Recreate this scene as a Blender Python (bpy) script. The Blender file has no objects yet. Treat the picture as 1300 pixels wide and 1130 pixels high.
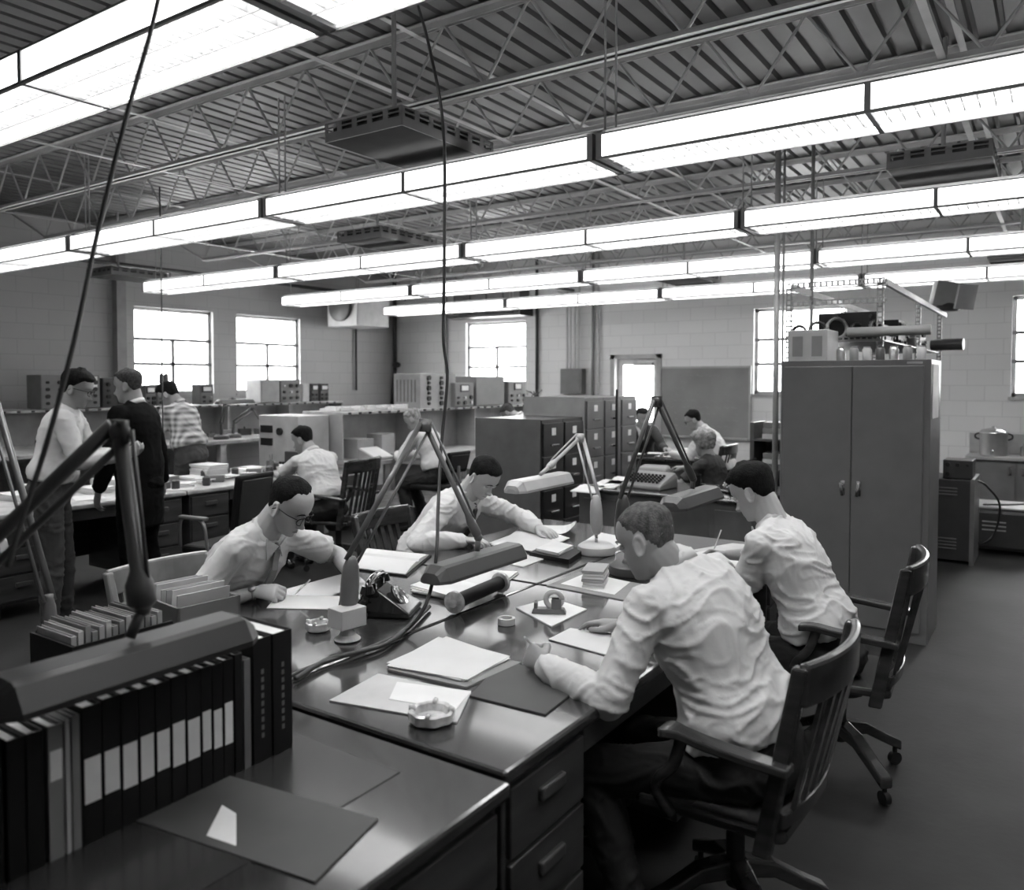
import bpy, bmesh, math, random
from mathutils import Vector, Matrix, noise
random.seed(7)
S = bpy.context.scene
COL = S.collection
R = math.radians
PI = math.pi

# ------------------------------------------------------------------ camera model (1300x1130 frame)
CH = 1.70; F = 1025.0; CX, CY = 645.0, 518.0; PITCH = R(2.0); YAW = math.atan(700 / 1025.0)
FW = Vector((-math.sin(YAW) * math.cos(PITCH), math.cos(YAW) * math.cos(PITCH), -math.sin(PITCH)))
RT = Vector((math.cos(YAW), math.sin(YAW), 0)); UP = RT.cross(FW)
def ray(px, py): return FW + RT * ((px - CX) / F) - UP * ((py - CY) / F)
O = Vector((0, 0, CH))
def atz(px, py, z): d = ray(px, py); return O + d * ((z - CH) / d.z)
def aty(px, py, y): d = ray(px, py); return O + d * (y / d.y)
def atx(px, py, x): d = ray(px, py); return O + d * (x / d.x)
def atd(px, py, dep): d = ray(px, py); return O + d * dep

# ------------------------------------------------------------------ materials
MATS = {}
def mat(name, v, rough=0.6, metal=0.0, var=0.06, scale=6.0, bump=0.0, bscale=60.0, coat=0.0, spec=0.5, stretch=None):
    if name in MATS: return MATS[name]
    m = bpy.data.materials.new(name); m.use_nodes = True; nt = m.node_tree; N = nt.nodes; L = nt.links
    b = N['Principled BSDF']; b.inputs['Roughness'].default_value = rough; b.inputs['Metallic'].default_value = metal
    b.inputs['Specular IOR Level'].default_value = spec; b.inputs['Coat Weight'].default_value = coat
    b.inputs['Coat Roughness'].default_value = 0.09
    tc = N.new('ShaderNodeTexCoord'); src = tc.outputs['Object']
    if stretch:
        mp = N.new('ShaderNodeMapping'); mp.inputs['Scale'].default_value = stretch; L.new(src, mp.inputs[0]); src = mp.outputs[0]
    nz = N.new('ShaderNodeTexNoise'); nz.inputs['Scale'].default_value = scale; nz.inputs['Detail'].default_value = 6
    L.new(src, nz.inputs['Vector'])
    cr = N.new('ShaderNodeValToRGB'); lo = v * (1 - var * 2); hi = min(1, v * (1 + var * 2))
    cr.color_ramp.elements[0].position = 0.3; cr.color_ramp.elements[1].position = 0.7
    cr.color_ramp.elements[0].color = (lo, lo, lo, 1); cr.color_ramp.elements[1].color = (hi, hi, hi, 1)
    L.new(nz.outputs['Fac'], cr.inputs[0]); L.new(cr.outputs[0], b.inputs['Base Color'])
    if bump:
        n2 = N.new('ShaderNodeTexNoise'); n2.inputs['Scale'].default_value = bscale; n2.inputs['Detail'].default_value = 4
        L.new(src, n2.inputs['Vector'])
        bp = N.new('ShaderNodeBump'); bp.inputs['Strength'].default_value = bump; bp.inputs['Distance'].default_value = 0.01
        L.new(n2.outputs['Fac'], bp.inputs['Height']); L.new(bp.outputs[0], b.inputs['Normal'])
    MATS[name] = m; return m
def emis(name, v, s):
    m = bpy.data.materials.new(name); m.use_nodes = True; b = m.node_tree.nodes['Principled BSDF']
    b.inputs['Base Color'].default_value = (v, v, v, 1); b.inputs['Emission Color'].default_value = (1, 1, 1, 1)
    b.inputs['Emission Strength'].default_value = s; MATS[name] = m; return m
def block_mat(name, v, along):
    m = bpy.data.materials.new(name); m.use_nodes = True; nt = m.node_tree; N = nt.nodes; L = nt.links
    b = N['Principled BSDF']; b.inputs['Roughness'].default_value = 0.55
    tc = N.new('ShaderNodeTexCoord'); sp = N.new('ShaderNodeSeparateXYZ'); cb = N.new('ShaderNodeCombineXYZ')
    L.new(tc.outputs['Object'], sp.inputs[0]); L.new(sp.outputs[along], cb.inputs[0]); L.new(sp.outputs[2], cb.inputs[1])
    br = N.new('ShaderNodeTexBrick'); br.inputs['Scale'].default_value = 1.0
    br.inputs['Brick Width'].default_value = 0.406; br.inputs['Row Height'].default_value = 0.2032
    br.inputs['Mortar Size'].default_value = 0.005; br.inputs['Mortar Smooth'].default_value = 0.3
    br.inputs['Color1'].default_value = (v, v, v, 1); br.inputs['Color2'].default_value = (v * .96, v * .96, v * .96, 1)
    br.inputs['Mortar'].default_value = (v * .8, v * .8, v * .8, 1)
    L.new(cb.outputs[0], br.inputs['Vector'])
    nz = N.new('ShaderNodeTexNoise'); nz.inputs['Scale'].default_value = 1.3; nz.inputs['Detail'].default_value = 5
    mx = N.new('ShaderNodeMix'); mx.data_type = 'RGBA'; mx.blend_type = 'MULTIPLY'; mx.inputs[0].default_value = .18
    L.new(br.outputs['Color'], mx.inputs[6]); L.new(nz.outputs['Fac'], mx.inputs[7]); L.new(mx.outputs[2], b.inputs['Base Color'])
    bp = N.new('ShaderNodeBump'); bp.inputs['Strength'].default_value = .35; bp.inputs['Distance'].default_value = .004; bp.invert = True
    L.new(br.outputs['Fac'], bp.inputs['Height']); L.new(bp.outputs[0], b.inputs['Normal'])
    MATS[name] = m; return m
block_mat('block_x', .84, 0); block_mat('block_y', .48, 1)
mat('floor', .018, .6, spec=.25, var=.16, scale=2.5, bump=.1, bscale=25)
mat('deck', .11, .5, metal=.25, var=.08, scale=2)
mat('joist', .38, .5, var=.06); mat('trim', .42, .5); mat('pale_paint', .55, .45); mat('dark_pipe', .05, .5); mat('pipe', .28, .4)
mat('fixture_metal', .22, .45, metal=.3); mat('louver', .25, .4, var=.01)
emis('lamp_panel', .9, .9); emis('lamp_bottom', .9, 3.9)
mat('heater', .16, .45, metal=.3); mat('heater_bottom', .035, .95, spec=.05); mat('black', .012, .5, var=.2); mat('black_gloss', .012, .12, var=.1, coat=.6)
mat('black_satin', .009, .5, var=.1, spec=.25)
mat('desk_wood', .024, .22, var=.12, scale=3, stretch=(8, 1, 8), coat=.9); mat('desk_side', .045, .35, var=.2, scale=3, stretch=(1, 1, 6))
mat('lino', .03, .25, var=.06, coat=.15); mat('blotter', .055, .6)
mat('chair_wood', .035, .25, var=.25, scale=4, stretch=(1, 1, 5), coat=.3); mat('chair_light', .22, .3, var=.15, coat=.2)
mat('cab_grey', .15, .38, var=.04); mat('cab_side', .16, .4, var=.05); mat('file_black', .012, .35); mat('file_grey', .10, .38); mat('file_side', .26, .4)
mat('brown_side', .1, .35, var=.08)
mat('paper', .58, .7, var=.02); mat('paper2', .66, .7, var=.04); mat('folder', .45, .7); mat('card', .33, .8); mat('card2', .22, .8)
mat('chrome', .6, .15, metal=1); mat('steel', .45, .3, metal=.9); mat('lamp_grey', .14, .35, metal=.2); mat('lamp_light', .38, .35, metal=.1)
mat('lamp_dark', .055, .4); mat('lamp_deep', .014, .45)
mat('skin', .40, .5, var=.05, bump=.05, bscale=120); mat('skin2', .28, .5, var=.05); mat('lips', .2, .5)
mat('shirt', .56, .8, var=.02, bump=.25, bscale=14); mat('shirt2', .54, .8, var=.03, bump=.25, bscale=14)
mat('suit', .005, .9, spec=.1, var=.15, bump=.15, bscale=30); mat('suit2', .03, .85, var=.15); mat('trousers', .008, .85, var=.15, bump=.2, bscale=20); mat('trousers2', .04, .85, var=.1, bump=.2, bscale=20)
mat('hair', .008, .8, spec=.15, var=.35, scale=40, bump=.6, bscale=120); mat('hair2', .06, .85, spec=.1, var=.25, scale=60, bump=.6, bscale=140); mat('hair4', .10, .9, spec=.1, var=.2, scale=60, bump=.4, bscale=160); mat('hair3', .25, .7, var=.3, scale=30, bump=.8, bscale=60)
mat('instr', .16, .4); mat('instr_dark', .045, .4); mat('instr_light', .48, .45); mat('meter', .8, .3); mat('bench', .38, .5, var=.15, scale=8); mat('bench_side', .32, .5)
mat('board', .26, .6, var=.1, scale=1.5); mat('white_tag', .75, .6); mat('book_grey', .2, .6); mat('book_mid', .12, .6); mat('book_light', .4, .6)
mat('wire', .03, .4); mat('clearish', .5, .08, coat=.5, var=.2, scale=30); mat('counter', .42, .3)
# glass: thin pane, mostly see-through with a faint reflection
def glass(name, g, tr=1.0):
    m = bpy.data.materials.new(name); m.use_nodes = True; nt = m.node_tree; N = nt.nodes; L = nt.links
    N.remove(N['Principled BSDF']); t = N.new('ShaderNodeBsdfTransparent'); t.inputs[0].default_value = (tr, tr, tr, 1)
    gl = N.new('ShaderNodeBsdfGlossy'); gl.inputs['Roughness'].default_value = .03
    mx = N.new('ShaderNodeMixShader'); mx.inputs[0].default_value = g
    L.new(t.outputs[0], mx.inputs[1]); L.new(gl.outputs[0], mx.inputs[2]); L.new(mx.outputs[0], N['Material Output'].inputs[0]); MATS[name] = m
glass('pane_glass', .06); glass('crystal', .35, .9)
# plaid
def plaid():
    m = mat('plaid', .4, .8); nt = m.node_tree; N = nt.nodes; L = nt.links; b = N['Principled BSDF']
    tc = N.new('ShaderNodeTexCoord'); outs = []
    for d in ('X', 'Z'):
        w = N.new('ShaderNodeTexWave'); w.bands_direction = d; w.inputs['Scale'].default_value = 5.5; w.inputs['Distortion'].default_value = .6
        L.new(tc.outputs['Object'], w.inputs['Vector']); outs.append(w.outputs['Fac'])
    a = N.new('ShaderNodeMath'); a.operation = 'ADD'; L.new(outs[0], a.inputs[0]); L.new(outs[1], a.inputs[1])
    r = N.new('ShaderNodeMapRange'); r.inputs[2].default_value = 2; r.inputs[3].default_value = .08; r.inputs[4].default_value = .62
    L.new(a.outputs[0], r.inputs[0]); L.new(r.outputs[0], b.inputs['Base Color'])
plaid()

# ------------------------------------------------------------------ mesh builder
def tag(o, label=None, cat=None, group=None, kind=None):
    if label: o['label'] = label
    if cat: o['category'] = cat
    if group: o['group'] = group
    if kind: o['kind'] = kind
    return o
def thing(name, label, cat, loc=(0, 0, 0), rz=0, group=None):
    o = bpy.data.objects.new(name, None); COL.objects.link(o); o.location = loc; o.rotation_euler = (0, 0, rz)
    o.empty_display_size = .05
    return tag(o, label, cat, group)
class M:
    def __init__(s): s.b = bmesh.new(); s.x = Matrix.Identity(4)
    def v(s, p): return s.b.verts.new(s.x @ Vector(p))
    def face(s, vs):
        try: return s.b.faces.new(vs)
        except ValueError: return None
    def box(s, c, d, rz=0, rx=0, ry=0):
        m = Matrix.Translation(c) @ Matrix.Rotation(rz, 4, 'Z') @ Matrix.Rotation(ry, 4, 'Y') @ Matrix.Rotation(rx, 4, 'X')
        P = [s.v(m @ Vector((a * d[0] / 2, b * d[1] / 2, e * d[2] / 2))) for a, b, e in
             ((-1, -1, -1), (1, -1, -1), (1, 1, -1), (-1, 1, -1), (-1, -1, 1), (1, -1, 1), (1, 1, 1), (-1, 1, 1))]
        for f in ((0, 3, 2, 1), (4, 5, 6, 7), (0, 1, 5, 4), (1, 2, 6, 5), (2, 3, 7, 6), (3, 0, 4, 7)): s.face([P[i] for i in f])
        return s
    def bx(s, x0, x1, y0, y1, z0, z1): return s.box(((x0 + x1) / 2, (y0 + y1) / 2, (z0 + z1) / 2), (abs(x1 - x0), abs(y1 - y0), abs(z1 - z0)))
    def loft(s, rings, cap=True, closed=True):
        V = [[s.v(p) for p in r] for r in rings]; n = len(V[0])
        for a, b in zip(V, V[1:]):
            for i in range(n if closed else n - 1):
                j = (i + 1) % n; s.face([a[i], a[j], b[j], b[i]])
        if cap: s.face(V[0][::-1]); s.face(V[-1])
        return s
    def tube(s, pts, r, n=8, cap=True):
        pts = [Vector(p) for p in pts]; rings = []; up = None
        for i, p in enumerate(pts):
            d = (pts[min(i + 1, len(pts) - 1)] - pts[max(i - 1, 0)]).normalized()
            if up is None: up = Vector((0, 0, 1)) if abs(d.z) < .9 else Vector((1, 0, 0))
            u = d.cross(up).normalized(); w = u.cross(d).normalized(); up = w
            rr = r[i] if isinstance(r, (list, tuple)) else r
            rings.append([p + (u * math.cos(2 * PI * k / n) + w * math.sin(2 * PI * k / n)) * rr for k in range(n)])
        return s.loft(rings, cap)
    def cyl(s, p, q, r, r2=None, n=16): return s.tube([p, q], [r, r if r2 is None else r2], n)
    def lathe(s, prof, c=(0, 0, 0), n=20):
        c = Vector(c); return s.loft([[c + Vector((max(r, .0004) * math.cos(2 * PI * k / n), max(r, .0004) * math.sin(2 * PI * k / n), z)) for k in range(n)] for r, z in prof])
    def prism(s, poly, z0, z1): return s.loft([[(x, y, z0) for x, y in poly], [(x, y, z1) for x, y in poly]])
    def ell(s, c, r, rot=None, nu=14, nv=9):
        c = Vector(c); rot = rot or Matrix.Identity(3); rings = []
        for i in range(1, nv):
            t = PI * i / nv
            rings.append([c + rot @ Vector((r[0] * math.sin(t) * math.cos(2 * PI * k / nu), r[1] * math.sin(t) * math.sin(2 * PI * k / nu), -r[2] * math.cos(t))) for k in range(nu)])
        return s.loft(rings)
    def caps(s, a, b, ra, rb, n=14):
        a = Vector(a); b = Vector(b); d = (b - a); L = d.length
        if L < 1e-5: return s.ell(a, (ra, ra, ra))
        d /= L; pts = []; rr = []
        for k in range(5):
            t = PI / 2 * (1 - k / 4); pts.append(a - d * ra * math.sin(t)); rr.append(max(ra * math.cos(t), .001))
        for k in range(5):
            t = PI / 2 * (k / 4); pts.append(b + d * rb * math.sin(t)); rr.append(max(rb * math.cos(t), .001))
        return s.tube(pts, rr, n)
    def chain(s, pts, rr, n=14):
        for i in range(len(pts) - 1): s.caps(pts[i], pts[i + 1], rr[i], rr[i + 1], n)
        return s
    def to(s, name, m, parent=None, smooth=False, bevel=0, recenter=False):
        bmesh.ops.recalc_face_normals(s.b, faces=s.b.faces)
        me = bpy.data.meshes.new(name); loc = Vector((0, 0, 0))
        if recenter:
            lo = Vector([min(v.co[i] for v in s.b.verts) for i in range(3)]); hi = Vector([max(v.co[i] for v in s.b.verts) for i in range(3)])
            loc = Vector(((lo.x + hi.x) / 2, (lo.y + hi.y) / 2, lo.z)); bmesh.ops.translate(s.b, verts=s.b.verts, vec=-loc)
        s.b.to_mesh(me); s.b.free()
        o = bpy.data.objects.new(name, me); COL.objects.link(o); o.location = loc
        me.materials.append(MATS[m] if isinstance(m, str) else m)
        if smooth:
            me.polygons.foreach_set('use_smooth', [True] * len(me.polygons))
            if smooth == 'a': me.set_sharp_from_angle(angle=R(40))
        if bevel:
            bv = o.modifiers.new('bevel', 'BEVEL'); bv.width = bevel; bv.segments = 2; bv.limit_method = 'ANGLE'
        if parent: o.parent = parent
        return o
    def obj(s, name, m, label, cat, group=None, smooth=False, bevel=0):   # a thing that is one mesh
        return tag(s.to(name, m, None, smooth, bevel, True), label, cat, group)
def struct(o): o['kind'] = 'structure'; return o
def kids(o): return [c for c in COL.objects if c.parent == o]
def copy_tree(o, loc=None, rz=None, label=None, parent=None, group=None):
    c = o.copy(); COL.objects.link(c)
    if parent: c.parent = parent
    for k in kids(o): copy_tree(k, parent=c)
    if loc is not None: c.location = loc
    if rz is not None: c.rotation_euler = (0, 0, rz)
    if label: c['label'] = label
    if group: c['group'] = group
    return c
ORD = ['first', 'second', 'third', 'fourth', 'fifth', 'sixth', 'seventh', 'eighth', 'ninth', 'tenth', 'eleventh', 'twelfth', 'thirteenth', 'fourteenth']

# ================================================================== ROOM
XL, XR, YF, YB, ZC = -11.18, 3.6, -2.6, 12.28, 3.88
struct(M().bx(XL - .2, XR + .2, YF - .2, YB + .2, -.2, 0).to('floor', 'floor'))
def wall(name, m, horiz, at, a0, a1, holes, t):
    b = M(); holes = sorted(holes); cur = a0
    def seg(u0, u1, z0, z1):
        if u1 - u0 < .001 or z1 - z0 < .001: return
        if horiz: b.bx(u0, u1, min(at, at + t), max(at, at + t), z0, z1)
        else: b.bx(min(at, at + t), max(at, at + t), u0, u1, z0, z1)
    for (u0, u1, z0, z1) in holes:
        seg(cur, u0, 0, ZC + .1); seg(u0, u1, 0, z0); seg(u0, u1, z1, ZC + .1); cur = u1
    seg(cur, a1, 0, ZC + .1)
    return struct(b.to(name, m))
WZ0, WZ1 = 1.48, 2.78
wback = [(-9.36, -8.0, WZ0, WZ1), (-3.86, -2.5, WZ0, WZ1), (-.52, .84, WZ0, WZ1), (-6.28, -5.36, 0, 2.12)]
wleft = [(6.68, 8.02, WZ0, WZ1), (8.47, 9.81, WZ0, WZ1)]
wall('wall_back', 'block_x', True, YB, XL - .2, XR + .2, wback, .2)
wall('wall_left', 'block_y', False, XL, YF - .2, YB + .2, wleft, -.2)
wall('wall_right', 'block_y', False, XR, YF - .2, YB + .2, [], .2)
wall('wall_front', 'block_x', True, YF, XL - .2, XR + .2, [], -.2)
# roof deck: corrugated sheet, ribs along y every 6 in
b = M(); x = XL - .1; top = []
while x < XR + .2:
    top += [(x, ZC), (x + .095, ZC), (x + .105, ZC + .038), (x + .142, ZC + .038)]; x += .1524
b.loft([[(px, YF - .1, z) for px, z in top], [(px, YB + .1, z) for px, z in top]], cap=False, closed=False)
cl = struct(b.to('ceiling', 'deck'))
sm = cl.modifiers.new('thick', 'SOLIDIFY'); sm.thickness = .01
struct(M().bx(XL - .2, XR + .2, YF - .2, YB + .2, ZC + .06, ZC + .16).to('ceiling', 'deck'))
# pilasters / trims
def trim(n, *a, m='block_y'): return struct(M().bx(*a).to('trim_%d' % n, m))
trim(1, XL, XL + .12, 6.36, 6.5, 0, ZC, m='pipe')
trim(2, -9.36 - .06, -8.0 + .06, YB - .03, YB, WZ0 - .06, WZ0, m='trim')
# windows: frame, mullions, glass
def window(n, horiz, at, u0, u1, z0=WZ0, z1=WZ1, sgn=1):
    w = struct(bpy.data.objects.new('window_%d' % n, None)); COL.objects.link(w)
    w.location = ((u0 + u1) / 2, at, z0) if horiz else (at, (u0 + u1) / 2, z0)
    hw = (u1 - u0) / 2; h = z1 - z0; d = .1 * sgn
    def bb(b, a0, a1, zz0, zz1, th=.03, off=0):
        c = d + off
        if horiz: b.bx(a0, a1, c - th / 2, c + th / 2, zz0, zz1)
        else: b.bx(c - th / 2, c + th / 2, a0, a1, zz0, zz1)
    b = M()
    for a in (-hw, hw - .05): bb(b, a, a + .05, 0, h, .06)
    bb(b, -hw, hw, 0, .05, .06); bb(b, -hw, hw, h - .05, h, .06)
    b.to('window_frame', 'trim', w)
    b = M(); bb(b, -hw, hw, h * .335, h * .335 + .045, .04, -.02 * sgn); bb(b, -hw, hw, h * .62, h * .62 + .045, .04, -.02 * sgn); bb(b, -.025, .025, 0, h * .64, .04, -.02 * sgn); b.to('mullions', 'cab_grey', w)
    b = M(); bb(b, -hw + .04, hw - .04, .04, h - .04, .004, .01); b.to('pane', 'pane_glass', w)
    b = M(); c0, c1 = (-.03, .2) if sgn > 0 else (-.2, .03)
    if horiz: b.bx(-hw - .03, hw + .03, c0, c1, -.04, .0)
    else: b.bx(c0, c1, -hw - .03, hw + .03, -.04, 0)
    b.to('window_sill', 'trim', w)
for n, (u0, u1, z0, z1) in enumerate(wback[:3]): window(n + 1, True, YB, u0, u1)
for n, (u0, u1, z0, z1) in enumerate(wleft): window(n + 4, False, XL, u0, u1, sgn=-1)
# door
dr = struct(bpy.data.objects.new('door_1', None)); COL.objects.link(dr); dr.location = (-5.82, YB, 0)
b = M(); b.bx(-.46, -.38, -.02, .2, 0, 2.12); b.bx(.38, .46, -.02, .2, 0, 2.12); b.bx(-.46, .46, -.02, .2, 2.05, 2.12); b.to('door_frame', 'trim', dr)
b = M(); b.bx(-.38, -.28, .1, .145, 0, 2.05); b.bx(.28, .38, .1, .145, 0, 2.05); b.bx(-.28, .28, .1, .145, 0, 1.0); b.bx(-.28, .28, .1, .145, 1.95, 2.05); b.to('door_leaf', 'pale_paint', dr)
M().bx(-.28, .28, .118, .124, 1.0, 1.95).to('pane', 'pane_glass', dr)
M().bx(-.05, .28, .02, .1, 1.93, 1.99).box((.2, .0, 2.0), (.3, .03, .03), rz=.4).to('door_closer', 'steel', dr)
M().cyl((.32, .1, 1.0), (.32, .03, 1.0), .012).ell((.32, .02, 1.0), (.03, .02, .03)).to('door_handle', 'steel', dr, True)

# ================================================================== STRUCTURE ABOVE
JY = [3.85 + 1.09 * k for k in range(-2, 8)]
def joist(y, k):
    t = thing('steel_joist', 'pale open-web steel roof joist, %s from the camera' % ORD[k], 'joist', (0, y, ZC - .488))
    b = M(); h = .47; x0, x1 = XL + .02, XR - .02
    for s in (-1, 1): b.bx(x0, x1, s * .012, s * .05, h - .008, h - .002); b.bx(x0, x1, s * .012, s * .018, h - .045, h - .002)
    b.to('top_chord', 'joist', t)
    b = M(); e0, e1 = x0 + 1.05, x1 - .9
    for s in (-1, 1): b.bx(e0, e1, s * .012, s * .045, 0, .006); b.bx(e0, e1, s * .012, s * .018, 0, .038)
    b.to('bottom_chord', 'joist', t)
    b = M(); pts = []; x = e0; i = 0
    while x < e1: pts.append((x, 0, .02 if i % 2 == 0 else h - .03)); x += .305; i += 1
    pts = [(x0 + .12, 0, h - .03)] + pts + [(x1 - .12, 0, h - .03)]
    for p, q in zip(pts, pts[1:]): b.cyl(p, q, .0095, n=6)
    b.to('web', 'joist', t)
for k, y in enumerate(JY): joist(y, k)
# bridging angles between joists (run along y)
for k, x in enumerate((-8.9, -6.1, -3.3, -.55, 2.2)):
    t = thing('bridging_angle', 'thin steel bridging line across the joists, %s from the left' % ORD[k], 'bridging', (x, YF, ZC - .47))
    M().bx(-.02, .02, .05, YB - YF - .05, -.006, -.001).to('lower_angle', 'joist', t)
    M().bx(-.02, .02, .05, YB - YF - .05, .395, .401).to('upper_angle', 'joist', t)
# pipes overhead
def pipe(name, pts, r, m, label, cat='pipe', fit=()):
    b = M(); b.tube(pts, r, 10)
    for f in fit: b.ell(f, (r * 1.8,) * 3, nu=10, nv=6)
    return b.obj(name, m, label, cat, smooth=True)
pipe('sprinkler_pipe', [(-10.8, YF + .1, 3.3), (-10.8, YB - .1, 3.3)], .03, 'dark_pipe', 'dark overhead pipe running along above the left wall windows')
pipe('sprinkler_pipe', [(-10.75, 10.9, 3.25), (XR - .1, 10.9, 3.25)], .035, 'dark_pipe', 'dark overhead pipe running across in front of the back wall', fit=[(-7.0, 10.9, 3.25), (-4.7, 10.9, 3.25), (-2.4, 10.9, 3.25)])
pipe('sprinkler_pipe', [(-7.0, 10.9, 3.25), (-7.0, YB - .02, 3.25)], .025, 'dark_pipe', 'short dark branch pipe reaching the wall above the back left window')
pipe('conduit', [(-9.5, 11.4, 3.55), (XR - .1, 11.4, 3.55)], .02, 'pipe', 'thin pale conduit high across the back of the room')

# ------------------------------------------------------------------ fluorescent rows
def fixture():
    t = thing('fluorescent_fixture', '', 'light fixture'); L = 2.42; w = .34; h = .115
    b = M(); b.bx(-L / 2, L / 2, -w / 2 + .045, w / 2 - .045, .085, h + .03)
    for s in (-1, 1):
        b.bx(s * L / 2 - (.03 if s > 0 else 0), s * L / 2 + (.03 if s < 0 else 0), -w / 2, w / 2, 0, h + .01)
        b.bx(-L / 2, L / 2, s * (w / 2 - .012), s * w / 2, -.004, .007); b.bx(-L / 2, L / 2, s * (w / 2 - .012), s * w / 2, h - .004, h + .004)
        b.bx(-.012, .012, s * (w / 2 - .012), s * (w / 2 + .002), 0, h)
    b.bx(-.01, .01, -w / 2, w / 2, -.003, .006)
    b.to('housing', 'fixture_metal', t)
    for s in (-1, 1): M().bx(-L / 2 + .03, L / 2 - .03, s * (w / 2 - .01), s * (w / 2 - .004), .007, h - .004).to('side_panel', 'lamp_panel', t)
    b = M(); b.bx(-L / 2 + .03, L / 2 - .03, -w / 2 + .014, w / 2 - .014, .075, .08); b.to('lamp_tray', 'lamp_bottom', t)
    b = M(); n = 44
    for i in range(n + 1):
        x = -L / 2 + .04 + (L - .08) * i / n; b.bx(x - .0015, x + .0015, -w / 2 + .012, w / 2 - .012, .008, .04)
    for y in (-.055, .055): b.bx(-L / 2 + .03, L / 2 - .03, y - .0015, y + .0015, .002, .045)
    b.to('louver', 'louver', t)
    for s in (-1, 1): M().cyl((s * (L / 2 - .02), 0, h + .02), (s * (L / 2 - .02), 0, ZC - 2.76 - .3), .006, n=6).to('hanger', 'pipe', t)
    return t
FX = fixture(); XJ = [-9.19 + 2.44 * k for k in range(6)]; first = True
ROWN = {1: 'row nearest overhead', 2: 'second row from the camera', 3: 'third row from the camera', 4: 'fourth row from the camera', 5: 'farthest row'}
def proj(p):
    v = Vector(p) - O; c = v.dot(FW); return (CX + F * v.dot(RT) / c, CY - F * v.dot(UP) / c) if c > .1 else (9999, -9999)
def in_view(x, y, z):
    for u in range(9):
        q = proj((x - 1.2 + 2.4 * u / 8, y, z))
        if 0 < q[0] < 1300 and 0 < q[1] < 1130: return True
    return False
for r, yf in enumerate((1.43, 3.47, 5.6, 7.7, 9.8)):
    seen = 0
    for k in range(5):
        loc = (XJ[k] + 1.22, yf + .17, 2.76)
        if in_view(loc[0], yf, 2.76) or (r == 0 and k == 3): lab = 'glowing fluorescent fixture, %s from the left in view in the %s' % (ORD[seen], ROWN[r + 1]); seen += 1
        elif r == 0: lab = 'glowing fluorescent fixture %s of the row nearest overhead' % ['farthest left', 'second from the left end', '', '', 'farthest right'][k]
        else: continue
        if first: FX.location = loc; FX['label'] = lab; first = False; o = FX
        else: o = copy_tree(FX, loc, 0, lab)
        o['group'] = 'suspended fluorescent light fixtures'
# ------------------------------------------------------------------ hanging vented heater panels
def heater():
    t = thing('vented_ceiling_panel', '', 'heater panel'); w, d = .56, .8
    M().bx(-w / 2, w / 2, -d / 2, d / 2, 0, .012).to('bottom_plate', 'heater_bottom', t)
    b = M(); wall_h = .1
    for s in (-1, 1): b.bx(-w / 2, w / 2, s * d / 2 - .004, s * d / 2 + .004, 0, .05); b.bx(s * w / 2 - .004, s * w / 2 + .004, -d / 2, d / 2, 0, .05)
    b.bx(-w / 2, w / 2, -d / 2, d / 2, .095, .105)
    for ax, ln, oth in ((0, w, d), (1, d, w)):
        n = 5 if ax == 0 else 7
        for i in range(n + 1):
            u = -ln / 2 + ln * i / n; u0, u1 = max(u - .018, -ln / 2), min(u + .018, ln / 2)
            for s in (-1, 1):
                if ax == 0: b.bx(u0, u1, s * oth / 2 - .004, s * oth / 2 + .004, .05, .1)
                else: b.bx(s * oth / 2 - .004, s * oth / 2 + .004, u0, u1, .05, .1)
        for s in (-1, 1):
            if ax == 0: b.bx(-ln / 2, ln / 2, s * oth / 2 - .004, s * oth / 2 + .004, .07, .078)
            else: b.bx(s * oth / 2 - .004, s * oth / 2 + .004, -ln / 2, ln / 2, .07, .078)
    b.to('slotted_rim', 'heater', t)
    M().bx(-w / 2 + .03, w / 2 - .03, -d / 2 + .03, d / 2 - .03, .02, .09).to('core', 'black', t)
    M().cyl((0, -.15, .1), (0, -.15, ZC - 3.0 - .05), .014, n=10).to('hanger', 'pipe', t)
    return t
HT = heater()
hp = [((-3.08, 3.54), 'large dark vented ceiling panel hanging in the foreground by the long cord'),
      ((-5.4, 5.85), 'vented ceiling panel hanging left of centre above the third light row'),
      ((-.63, 5.9), 'vented ceiling panel hanging at upper right above the third light row'),
      ((-9.95, 5.9), 'vented ceiling panel hanging at far left beyond the end of the third light row'),
      ((-.35, 9.95), 'vented ceiling panel hanging at right just in front of the farthest light row'),
      ((-3.9, 9.75), 'small distant vented ceiling panel above the doorway end of the room')]
for i, ((x, y), lab) in enumerate(hp):
    z = 3.0 if i < 4 else 2.93
    if i == 0: HT.location = (x, y, z); HT['label'] = lab
    else: copy_tree(HT, (x, y, z), 0, lab)
# ------------------------------------------------------------------ cords and poles
def spline(pts, k=8):
    P = [Vector(p) for p in pts]; P = [P[0]] + P + [P[-1]]; out = []
    for i in range(1, len(P) - 2):
        a, b, c, d = P[i - 1:i + 3]
        for j in range(k):
            t = j / k; out.append(.5 * ((2 * b) + (c - a) * t + (2 * a - 5 * b + 4 * c - d) * t * t + (3 * b - 3 * c + d - a) * t ** 3))
    return out + [P[-2]]
def cord(name, pts, r, label, m='wire', cat='cord', n=8): return M().tube(spline(pts), r, n).obj(name, m, label, cat, smooth=True)
cd = [atx(530, 5, -2.9), atd(545, 60, 3.5), atd(563, 165, 3.45), atd(564, 330, 3.4), atd(563, 430, 3.4), atd(568, 480, 3.4), atd(560, 570, 3.35), atd(556, 650, 3.2), atd(555, 690, 3.1), atd(550, 735, 3.05), atd(537, 775, 3.0), atz(515, 800, .775), atz(480, 818, .77), atz(440, 832, .77), atz(400, 845, .77), atz(372, 857, .77), atz(340, 880, .77)]
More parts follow.
